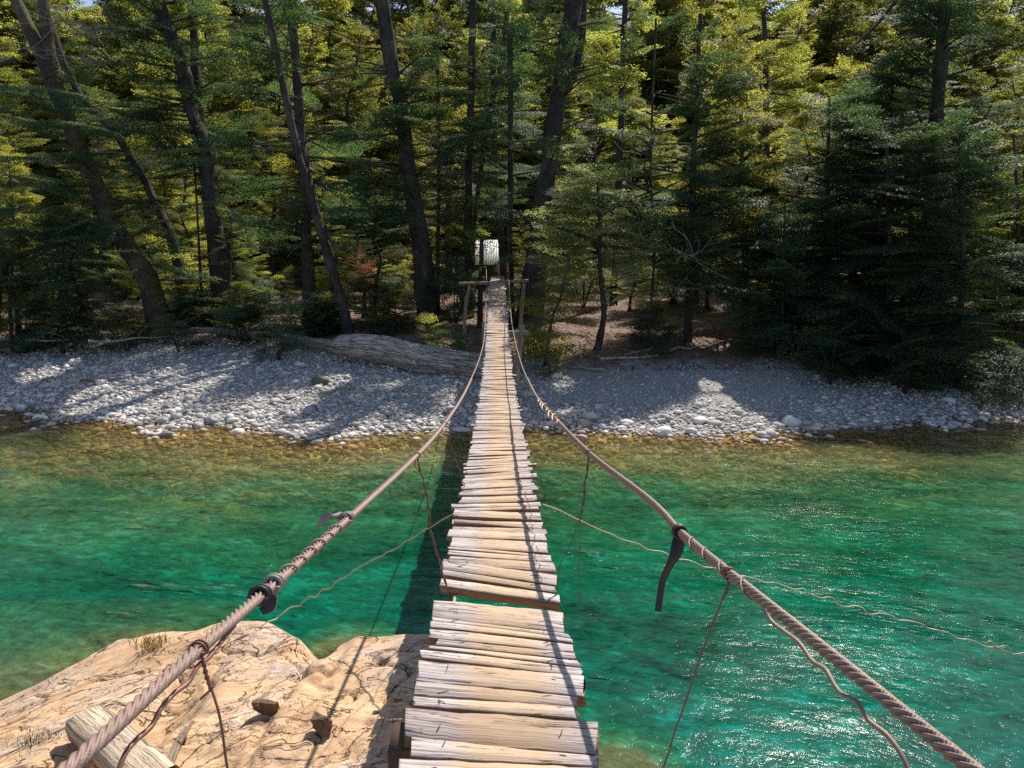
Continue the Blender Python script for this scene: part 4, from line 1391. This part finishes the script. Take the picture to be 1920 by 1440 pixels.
hero("straight pale-barked trunk close behind the dark left-leaning one", [(410, 560), (400, 470), (386, 330), (376, 240), (368, 130), (360, 0)], 27.8, .30, .20, DG, up=(0, 0, 1.2), t0=.6, n=18, Lmax=2.4, seed=4)
hero("slim straight sapling in front of the yellow gap at left", [(378, 560), (374, 480), (370, 400), (366, 330)], 27.5, .07, .04, PG, up=(0, 0, 1), t0=.75, n=10, Lmax=1.1, seed=5)
hero("dark trunk with broad flat teal boughs left of the dry orange bush", [(582, 600), (578, 520), (574, 430), (572, 330), (563, 240), (558, 150), (549, 60)], 26, .30, .16, DG, up=(-.3, 0, 4.2), t0=.3, n=42, Lmax=3.0, seed=6, face=[-1.6, -2.4, -.8, 3.1, 0], tilt=.02,
     extra=[(480, 260, -1.5, 235, 3.2, -.02), (540, 280, -1.5, 260, 3.2, 0), (430, 300, -1.4, 200, 3.0, 0), (600, 330, -1.5, -50, 3.0, 0), (500, 340, -1.5, 240, 3.2, -.05), (560, 370, -1.6, 270, 3.2, -.1), (620, 385, -1.4, -30, 2.6, -.1), (440, 370, -1.3, 210, 2.6, -.1), (500, 410, -1.2, 250, 2.4, -.2), (590, 430, -1.2, 280, 2.2, -.3), (640, 400, -1.2, -10, 2.2, -.2), (390, 280, -1.1, 180, 2.6, 0)])
hero("trunk leaning up to the left over the dry orange bush", [(655, 605), (640, 560), (612, 470), (590, 390), (575, 330), (552, 260)], 24.5, .22, .12, DG, up=(-.8, 0, 5), t0=.65, n=14, Lmax=2.0, seed=7)
hero("thick trunk with a torn hollow scar high up, left of the bridge gate", [(800, 590), (797, 540), (785, 440), (770, 330), (758, 250), (748, 180), (735, 120)], 26.5, .42, .30, (BARK, LEAFD), up=(-.6, 0, 5), t0=.38, n=46, Lmax=2.9, seed=8, dead=2,
     extra=[(700, 60, -1, 200, 2.6), (760, 90, -1, -60, 2.6), (820, 220, -1.2, -20, 2.8), (790, 240, -1.4, -70, 2.6), (850, 235, -1.2, -10, 2.4), (700, 170, -1, 200, 2.6), (690, 250, -1, 220, 2.4)])
hero("slender mossy green pole trunk midway between the scarred tree and the gate", [(820, 570), (821, 480), (822, 380), (823, 250)], 29, .11, .09, (BARKM, LEAFY), up=(0, 0, 4.5), t0=.7, n=14, Lmax=1.8, seed=9)
hero("dark straight trunk directly behind the left end of the gate beam", [(880, 580), (878, 480), (880, 330), (884, 150), (887, 0)], 28, .20, .16, DG, up=(0, 0, 1.5), t0=.5, n=24, Lmax=2.4, seed=10)
hero("second dark trunk leaning right beside the gate beam's left post", [(884, 575), (888, 440), (900, 330), (918, 210), (938, 130)], 29.5, .13, .12, DG, up=(.4, 0, 3), t0=.6, n=18, Lmax=2.4, seed=11)
hero("short grey cut trunk the left hand cable runs past at the gate", [(899, 590), (901, 530), (903, 470), (903, 448)], 25.6, .13, .09, DG, t0=.9, n=0, seed=12)
hero("reddish trunk standing in front of the hut roof", [(944, 560), (943, 500), (938, 440), (930, 380), (926, 300)], 33, .22, .17, (BARK, LEAFD), up=(0, 0, 7), t0=.5, n=20, Lmax=2.4, seed=13)
hero("thin trunk the right hand cable is tied to behind the gate", [(962, 590), (958, 500), (955, 430), (957, 380)], 27, .13, .12, DG, up=(0, 0, 6), t0=.4, n=18, Lmax=2.0, seed=14)
hero("massive furrowed trunk leaning slightly right behind the bridge gate", [(990, 605), (1000, 520), (1014, 420), (1030, 300), (1044, 200), (1062, 90), (1078, -20)], 26.2, .50, .33, DG, up=(.3, 0, 4), t0=.5, n=34, Lmax=2.8, seed=15, dead=3,
     forks=[([(1052, 180, .3), (1078, 130, .5), (1092, 40, .6), (1096, -60, .6)], .2, .12)],
     extra=[(960, 60, -.6, 190, 2.6), (940, 110, -.8, 215, 2.4), (1000, 60, -1, 240, 2.2), (930, 250, 0, 200, 2.6), (960, 330, .5, 210, 2.6), (950, 420, .5, 220, 2.4), (975, 400, .8, 250, 2.2)])
hero("slim dark straight trunk above the sunlit fir-like tree", [(1150, 560), (1158, 420), (1162, 290), (1167, 150), (1172, 0)], 31, .19, .15, PG, up=(0, 0, 2), t0=.5, n=22, Lmax=2.2, seed=16, kind='m')
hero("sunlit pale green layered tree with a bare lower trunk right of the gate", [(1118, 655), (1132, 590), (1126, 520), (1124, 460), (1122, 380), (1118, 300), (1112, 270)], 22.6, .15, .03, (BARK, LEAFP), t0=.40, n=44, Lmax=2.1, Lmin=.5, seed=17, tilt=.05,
     extra=[(1060, 400, -.4, 190, 1.8), (1180, 400, -.3, -10, 1.8), (1070, 460, -.4, 200, 1.8), (1050, 440, 0, 180, 1.6), (1100, 345, -.5, 230, 1.6), (1160, 330, -.5, -50, 1.5), (1150, 440, -.6, 300, 1.7), (1040, 490, 0, 190, 1.4)])
hero("small drooping olive tree at the bank just right of the gate posts", [(1020, 650), (1035, 600), (1050, 560), (1062, 510), (1070, 470)], 21.6, .07, .03, (BARK, LEAFY), t0=.25, n=24, Lmax=1.3, Lmin=.6, seed=18, tilt=-.15)
hero("slim tree with bare looping twigs right of the pale green tree", [(1215, 620), (1222, 560), (1226, 480), (1224, 400), (1220, 300)], 22.8, .06, .04, DG, up=(0, 0, 4), t0=.35, n=34, Lmax=2.4, seed=19, dead=4, twigs=[(1180, 520, -.4, 1.4, 10), (1160, 560, -.5, 1.2, 8), (1270, 540, -.8, 1.3, 9), (1300, 480, -1.2, 1.4, 9), (1215, 450, -.8, 1.3, 8)])
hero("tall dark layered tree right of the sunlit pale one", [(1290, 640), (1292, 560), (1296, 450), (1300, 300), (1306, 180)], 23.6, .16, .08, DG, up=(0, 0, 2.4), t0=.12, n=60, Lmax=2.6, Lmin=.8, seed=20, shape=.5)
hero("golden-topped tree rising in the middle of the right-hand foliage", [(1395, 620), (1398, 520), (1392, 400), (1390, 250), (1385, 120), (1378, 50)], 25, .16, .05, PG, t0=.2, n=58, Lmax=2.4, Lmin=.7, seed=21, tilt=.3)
hero("twin-stemmed dark trunk near the top right of centre", [(1440, 590), (1438, 400), (1437, 200), (1435, 90), (1430, -20)], 32, .17, .13, PG, up=(0, 0, 1.5), t0=.5, n=22, Lmax=2.4, seed=23, kind='m')
hero("broad tree with a yellow-lit crown top at right", [(1545, 640), (1548, 540), (1550, 420), (1552, 300), (1556, 180)], 23.2, .18, .05, DG, t0=.10, n=70, Lmax=2.9, Lmin=.9, seed=24, shape=.55, tilt=.1)
hero("thick dark straight trunk at upper right among heavy boughs", [(1735, 620), (1742, 450), (1750, 300), (1760, 180), (1768, 60), (1774, -40)], 25.5, .36, .24, DG, up=(.1, 0, 1.2), t0=.35, n=44, Lmax=3.2, seed=25, shape=.4,
     forks=[([(1765, 30, 0), (1700, -10, -.3), (1640, 50, -.6), (1590, 95, -.8)], .10, .03), ([(1760, 150, 0), (1720, 130, -.4), (1660, 140, -.8)], .07, .03), ([(1770, 60, 0), (1830, 60, -.2), (1880, 95, -.3)], .07, .02)],
     extra=[(1600, 60, -1, 190, 2.8), (1650, 30, -1, 210, 2.6), (1560, 110, -1, 200, 2.6), (1680, 120, -1, 230, 2.4), (1830, 120, -.8, -20, 2.6), (1860, 60, -.8, -10, 2.4), (1600, 300, -1, 200, 2.6), (1850, 240, -1, -30, 2.6)])
hero("dark low-branched tree whose boughs sweep the gravel at right", [(1660, 670), (1664, 600), (1668, 500), (1665, 360), (1660, 230)], 21.2, .16, .05, DG, t0=.03, n=64, Lmax=2.7, Lmin=1.0, seed=26, shape=.5, tilt=-.08)
hero("dense dark green tree reaching nearest the water at right", [(1800, 690), (1800, 620), (1806, 500), (1802, 370), (1800, 240)], 20.2, .15, .04, DG, t0=.02, n=60, Lmax=2.3, Lmin=.8, seed=27, shape=.5, tilt=-.05)
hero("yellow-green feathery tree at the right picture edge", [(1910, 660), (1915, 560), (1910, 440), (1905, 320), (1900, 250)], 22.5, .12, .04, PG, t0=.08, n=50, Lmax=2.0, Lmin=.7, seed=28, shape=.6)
hero("dark tree between the golden-topped tree and the broad right-hand tree", [(1465, 650), (1468, 560), (1472, 470), (1470, 380)], 22.0, .09, .03, DG, t0=.12, n=34, Lmax=1.8, Lmin=.7, seed=29)
hero("low dark tree over the left bank's shaded edge", [(110, 610), (112, 560), (118, 500), (116, 440)], 24.2, .10, .04, DG, t0=.15, n=30, Lmax=2.0, Lmin=.8, seed=30, tilt=-.1)
hero("olive shrubby tree at the left picture edge", [(15, 610), (18, 560), (22, 510), (20, 470)], 24.5, .09, .04, (BARK, LEAF), t0=.1, n=30, Lmax=1.7, Lmin=.6, seed=31)

# dry orange bush, dead twig clumps, flying insect, board on trunk
q = P(682, 470, 26.8); gb = float(ground_z(q[0], q[1]))
r_ = np.random.default_rng(5)
mb = MB(); twiggy(mb, np.array([0, 0, .3]), 16, 2.2, .02, 5)
Q = [place('n', r_.uniform(.35, .6), np.array([r_.uniform(-.6, .6), r_.uniform(-.4, .4), r_.uniform(.9, 2.5)]), r_.uniform(0, 6.28), r_.uniform(-1.2, .9), r_) for _ in range(60)]
plant_tree("dry_bush", (q[0], q[1], gb), (mb, Q), (TWIG, LEAFO), "dry orange-brown bush glowing in the sun between the left trunks", "bush")

# generic trees: one of each kind, then copies
SHAD = 17.0
def cap_h(x, y, z0):
    """tallest a tree may stand so that the sun still reaches the river as photographed"""
    lim = (y - SHAD) / SUNV.y * SUNV.z
    return lim - z0


protos = []
specs = [("n", 11, LEAF, .2, 60, 2.6), ("n", 9, LEAFY, .12, 60, 2.2), ("n", 12, LEAFD, .2, 75, 2.8), ("m", 13, LEAF, .15, 85, 3.0), ("m", 11, LEAFY, .1, 80, 2.6), ("f", 16, LEAFY, .06, 120, 3.6), ("f", 14, LEAF, .06, 110, 3.4)]
for i, (kd, h, lm, t0, n, Lm) in enumerate(specs):
    r = np.random.default_rng(300 + i)
    path = np.array([[0, 0, -.2]] + [[r.normal(0, .12) * k, r.normal(0, .12) * k, h * k / 6] for k in range(1, 7)])
    protos.append((kd, h, tree_parts(path, .06 + h * .013, .04, kd, t0, n, Lm, .9, .12, 300 + i, shape=.6, dead=1 if kd == 'n' else 0, sides=9), lm))

made = {}


def put(kind_idx, x, y, label, group, scale=1.0, rot=None):
    z = float(ground_z(x, y))
    kd, h, parts, lm = protos[kind_idx]
    sc = min(scale, max(.25, cap_h(x, y, z) / h), gap_cap(x, y, z, h * scale) / h)
    if sc < .3: return None
    rot = random.uniform(0, 6.28) if rot is None else rot
    if kind_idx not in made:
        o = plant_tree("forest_tree", (x, y, z), parts, (BARK, lm), label, "tree", group, rot)
        o.scale = (sc,) * 3
        made[kind_idx] = o
        return o
    return copy_tree(made[kind_idx], (x, y, z), rot, label, group, sc)


random.seed(21)
def rowof(n, x0, x1, y0, y1, kinds, label, group, smin, smax, gap=1.6, avoid=()):
    pts = []
    tries = 0
    while len(pts) < n and tries < 4000:
        tries += 1
        x, y = random.uniform(x0, x1), random.uniform(y0, y1)
        if any((x - a) ** 2 + (y - b) ** 2 < gap * gap for a, b in pts): continue
        if any(a0 < x / y < a1 and b0 < y < b1 for a0, a1, b0, b1 in avoid): continue
        hxx = x - (HUT[0] + .49 * (y - HUT[1]))
        if 0 < y - HUT[1] < 14 and abs(hxx) < 2.6: continue
        pts.append((x, y))
        put(random.choice(kinds), x, y, label, group, random.uniform(smin, smax))


HUT = (hx, hy)
# the sightline to the hut and the sunny opening right of the pale green tree stay free of trunks
AV = [(-.075, .0, 24, 41)]
rowof(16, 6.5, 21, 23.5, 28, [0, 2, 1], "bushy dark green tree filling the gaps between the riverbank trees at right", "filler trees of the right bank", .55, .85, 1.2, [(.22, .30, 20, 26)])
rowof(9, -18, -2.5, 25.5, 28.5, [0, 2], "young dark tree between the big left bank trunks", "young trees of the left bank", .35, .6, 1.5)
rowof(26, -24, 27, 29, 33, [1, 0, 1, 4], "green tree standing among its like just behind the riverbank trees", "second row of the forest", .45, .72, 1.6, AV)
rowof(34, -36, 38, 39.5, 46, [3, 4, 4, 0, 1], "sunlit tree of the forest interior, one of many seen between nearer trunks", "middle trees of the forest", .8, 1.1, 2.4, AV)
rowof(36, -50, 52, 53, 60, [5, 6, 5], "tree with a sun-yellowed crown in the dense forest slope behind", "background trees of the forest slope", .85, 1.1, 2.8)
rowof(44, -64, 68, 66, 84, [5, 6, 5], "tree with a sun-yellowed crown in the dense forest slope behind", "background trees of the forest slope", 1.1, 1.5, 2.8)
rowof(46, -80, 84, 88, 116, [5, 6, 5], "tree with a sun-yellowed crown in the dense forest slope behind", "background trees of the forest slope", 1.3, 1.7, 3.5)
SHAD = 14.2  # tall trees added so their crowns throw shade on the water
for x, y in ((-10.5, 28.6), (-7.6, 27.8), (-4.6, 28.6), (-1.9, 28.3), (-13.5, 29), (12.5, 27.6), (15.5, 27)):
    put(2, x, y, "tall dark tree whose crown shades the water's far edge", "tall shading trees", 1.3)
SHAD = 17.0
for x, y, sc_ in ((35.5, 90, 1.7), (24, 61, 1.3), (38.5, 99, 1.8), (33, 84, 1.6), (-42, 92, 1.7), (-28, 61, 1.3), (-45, 99, 1.8), (29, 74, 1.5), (41, 106, 1.8), (-38, 84, 1.6)):
    put(6, x, y, "tree with a sun-yellowed crown in the dense forest slope behind", "background trees of the forest slope", sc_)
rowof(8, 19, 32, 22, 30, [0, 2, 4], "tree outside the right picture edge shading the bank", "trees beyond the right edge", .8, 1.0, 2.4)

# undergrowth
sp = []
specs2 = [('n', LEAFD, 24, 1.2), ('n', LEAF, 26, 1.1), ('n', LEAFY, 24, .9)]
for i, (kd, lm, n, Lm) in enumerate(specs2):
    r = np.random.default_rng(700 + i)
    mb = MB(); Q = []
    for k in range(5):
        e = np.array([r.normal(0, .35), r.normal(0, .35), r.uniform(.7, 1.5)])
        tube(mb, np.array([[0, 0, -.1], e * .5 + [0, 0, .1], e]), np.array([.02, .015, .006]), 5, cap=False)
    for k in range(n):
        a = r.uniform(0, 6.28); h_ = r.uniform(.1, 1.4)
        Q.append(place(kd, r.uniform(.5, Lm), np.array([math.cos(a) * .2 * r.random(), math.sin(a) * .2 * r.random(), h_]), a, r.uniform(-.1, .9) * (.4 + h_ * .4), r))
    sp.append((mb, Q, lm))
madeS = {}


def shrub(k, x, y, s, label, group):
    z = float(ground_z(x, y))
    if k not in madeS:
        o = plant_tree("shrub", (x, y, z), (sp[k][0], sp[k][1]), (BARK, sp[k][2]), label, "shrub", group, random.uniform(0, 6.28))
        o.scale = (s,) * 3; madeS[k] = o; return o
    return copy_tree(madeS[k], (x, y, z), random.uniform(0, 6.28), label, group, s)


named = [(805, 575, 22.3, .75, 2, "pale layered seedling left of the gate above the fallen log"), (850, 625, 21.6, .7, 0, "bright green shrub beside the gate's left post above the log"),
         (520, 640, 22.4, .8, 0, "dark shrub hanging over the thin end of the fallen log"), (450, 610, 24, .8, 0, "dark green shrub in front of the pale-barked trunk"),
         (230, 590, 24.2, .9, 1, "grey green bush at the foot of the leaning forked tree, on its left"), (330, 600, 23.6, .8, 0, "leafy shrub in front of the mossy root flare"),
         (340, 470, 29, 1.6, 2, "pale lit young bush behind the leaning forked tree"), (600, 590, 25, .7, 1, "low shrub between the two trunks left of the orange bush"),
         (1035, 660, 20.6, .55, 2, "small golden shrub on the sand below the gate's right post"), (1240, 650, 22, .7, 0, "dark shrub below the looping bare twigs"),
         (1420, 650, 21.8, .8, 0, "dark shrub at the edge of the gravel under the golden-topped tree"), (1560, 690, 20.2, 1.0, 0, "dark shrub at the gravel edge left of the sweeping boughs"),
         (1700, 705, 19.6, 1.0, 0, "low dark shrub under the sweeping boughs at right"), (1890, 690, 20.6, .9, 2, "yellow-lit shrub at the right picture edge above the stones"),
         (40, 610, 25, 1.0, 1, "olive bush at the left picture edge above the gravel"), (130, 620, 24.6, .9, 0, "dark bush on the shaded left bank edge")]
for px, py, Z, s, k, lab in named:
    q = P(px, py, Z)
    shrub(k, q[0], q[1], s, lab, "riverbank shrubs")
for i in range(110):
    while True:
        x, y = random.uniform(-28, 28), random.uniform(25.5, 44)
        if not (-.06 < x / y < .0): break
    shrub(random.choice([0, 1, 1, 2]), x, y, random.uniform(.5, 1.5), "leafy undergrowth bush on the forest floor among the trunks", "forest undergrowth")

for i in range(60):
    x = random.choice([random.uniform(-17, -5.5), random.uniform(-17, -3), random.uniform(3, 17)])
    y = float(shore(x)) + float(np.interp(x, [-30, -14, -4, 2, 8, 14, 30], [4.8, 6.2, 7.0, 5.0, 4.7, 3.8, 3.0])) + random.uniform(.2, 2.6)
    shrub(random.choice([0, 0, 1]), x, y, random.uniform(.35, .9), "low leafy bush along the foot of the riverbank trees", "bank edge bushes")

# leaf litter: nobody could count it
nl = 42000
lx = rng.uniform(-30, 30, nl); lo_ = rng.random(nl) ** 1.4 * 18
ly = shore(lx) + np.interp(lx, [-30, -14, -4, 2, 8, 14, 30], [4.7, 6.0, 6.8, 4.6, 4.1, 3.2, 2.6]) + lo_ - .3
r = np.random.default_rng(77)
cc = np.stack([lx, ly, ground_z(lx, ly) + .015 + .03 * rng.random(nl)], 1)
aa = rng.uniform(0, 6.283, nl)
lq = quads(cc, np.stack([np.cos(aa), np.sin(aa), rng.normal(0, .3, nl)], 1), .08, r)
LIT = mat_leaf("fallen_leaf", (.05, .03, .02), (.17, .10, .06), (.36, .24, .15), (1.2, 1.1, 1.0), .15)
tag(link("leaf_litter", crown_mesh("leaf_litter", [lq], LIT)), "brown fallen leaves scattered over the forest floor", "leaf litter", kind='stuff')

# nailed board on the massive trunk
q = P(1010, 425, 25.55)
mb = MB(); box(mb, (0, 0, 0), (.40, .03, .07))
o = mb.build("board", [ROOF]); o.location = q; o.rotation_euler = (0, .03, 0)
tag(o, "short pale board fixed across the massive furrowed trunk", "board")

# insect in flight over the water
q = P(696, 75, 5.0)
ins = empty("flying_insect", q); tag(ins, "pale orange winged insect flying high in front of the trees", "insect")
INS = mat_simple("insect_wing", (.75, .45, .28), .5, 0, .2, 30, .1)
b = bmesh.new(); bmesh.ops.create_uvsphere(b, u_segments=12, v_segments=8, radius=1)
for v in b.verts: v.co = Vector((v.co.x * .016, v.co.y * .004, v.co.z * .004 * (1 - .4 * v.co.x)))
me = bpy.data.meshes.new("body"); b.to_mesh(me); b.free(); me.materials.append(INS); link("body", me, ins)
for sg in (-1, 1):
    mb = MB()
    ribbon(mb, [(0, 0, 0), (.006, sg * .010, .010), (.002, sg * .022, .016)], [.004, .018, .005], .0006, (1, 0, 0), n=10)
    mb.build("wing", [INS], ins)

# fallen sticks and drift branches on the bank
stk = [(1010, 690, 1.1, .5, "twisted dead branch at the foot of the gate's right post"), (1075, 690, 1.8, 2.9, "long thin dead branch along the bank right of the gate posts"),
       (1180, 672, 1.6, .1, "dead branch on the dark soil beside the sunlit pale tree's base"), (240, 640, 2.4, .2, "pale drift branch at the top of the left gravel bank"),
       (180, 717, .8, .1, "short reddish drift stick in the left sunlit gravel patch"), (640, 735, 1.0, .4, "thin drift stick on the gravel below the fallen log"),
       (1640, 700, 1.7, -.3, "bare curved drift stick on the stones under the right boughs"), (430, 660, 1.4, .6, "dark driftwood tangle at the bank left of the fallen log"),
       (700, 590, 1.6, .3, "fallen branch on the sunlit soil behind the fallen log"), (520, 596, 1.8, -.2, "fallen branch on the forest floor between the left trunks"),
       (1300, 655, 1.5, .2, "fallen branch on the lit soil under the golden-topped tree"), (90, 640, 1.5, -.1, "dark drift branch on the shaded upper left gravel")]
RED = mat_bark("reddish_stick", (.20, .09, .05), (.40, .20, .13))
for i, (px, py, L, a, lab) in enumerate(stk):
    z = .6
    for _ in range(8):
        q = on_plane(px, py, z); z = float(ground_z(q[0], q[1])) + .04
    r = np.random.default_rng(i + 60)
    d = np.array([math.cos(a), math.sin(a), 0])
    pts = []
    for k in range(6):
        g = (k / 5 - .5) * L; x = q[0] + d[0] * g + r.normal(0, .04); y = q[1] + d[1] * g + r.normal(0, .05)
        pts.append([x - q[0], y - q[1], float(ground_z(x, y)) + .05 + abs(r.normal(0, .04)) - z])
    mb = MB(); tube(mb, spline(pts, 24), np.linspace(.045, .012, 24) * (.6 + L * .2), 7, rough=.2, seed=i)
    for k in (2, 3, 4):
        e = np.array(pts[k]); tube(mb, np.array([e, e + [r.normal(0, .12), r.normal(0, .12), .12], e + [r.normal(0, .25), r.normal(0, .2), .25]]), np.array([.014, .009, .004]), 5)
    o = mb.build("fallen_branch", [RED if i == 4 else TWIG], None, True); o.location = q
    tag(o, lab, "branch", "dead branches lying on the bank")
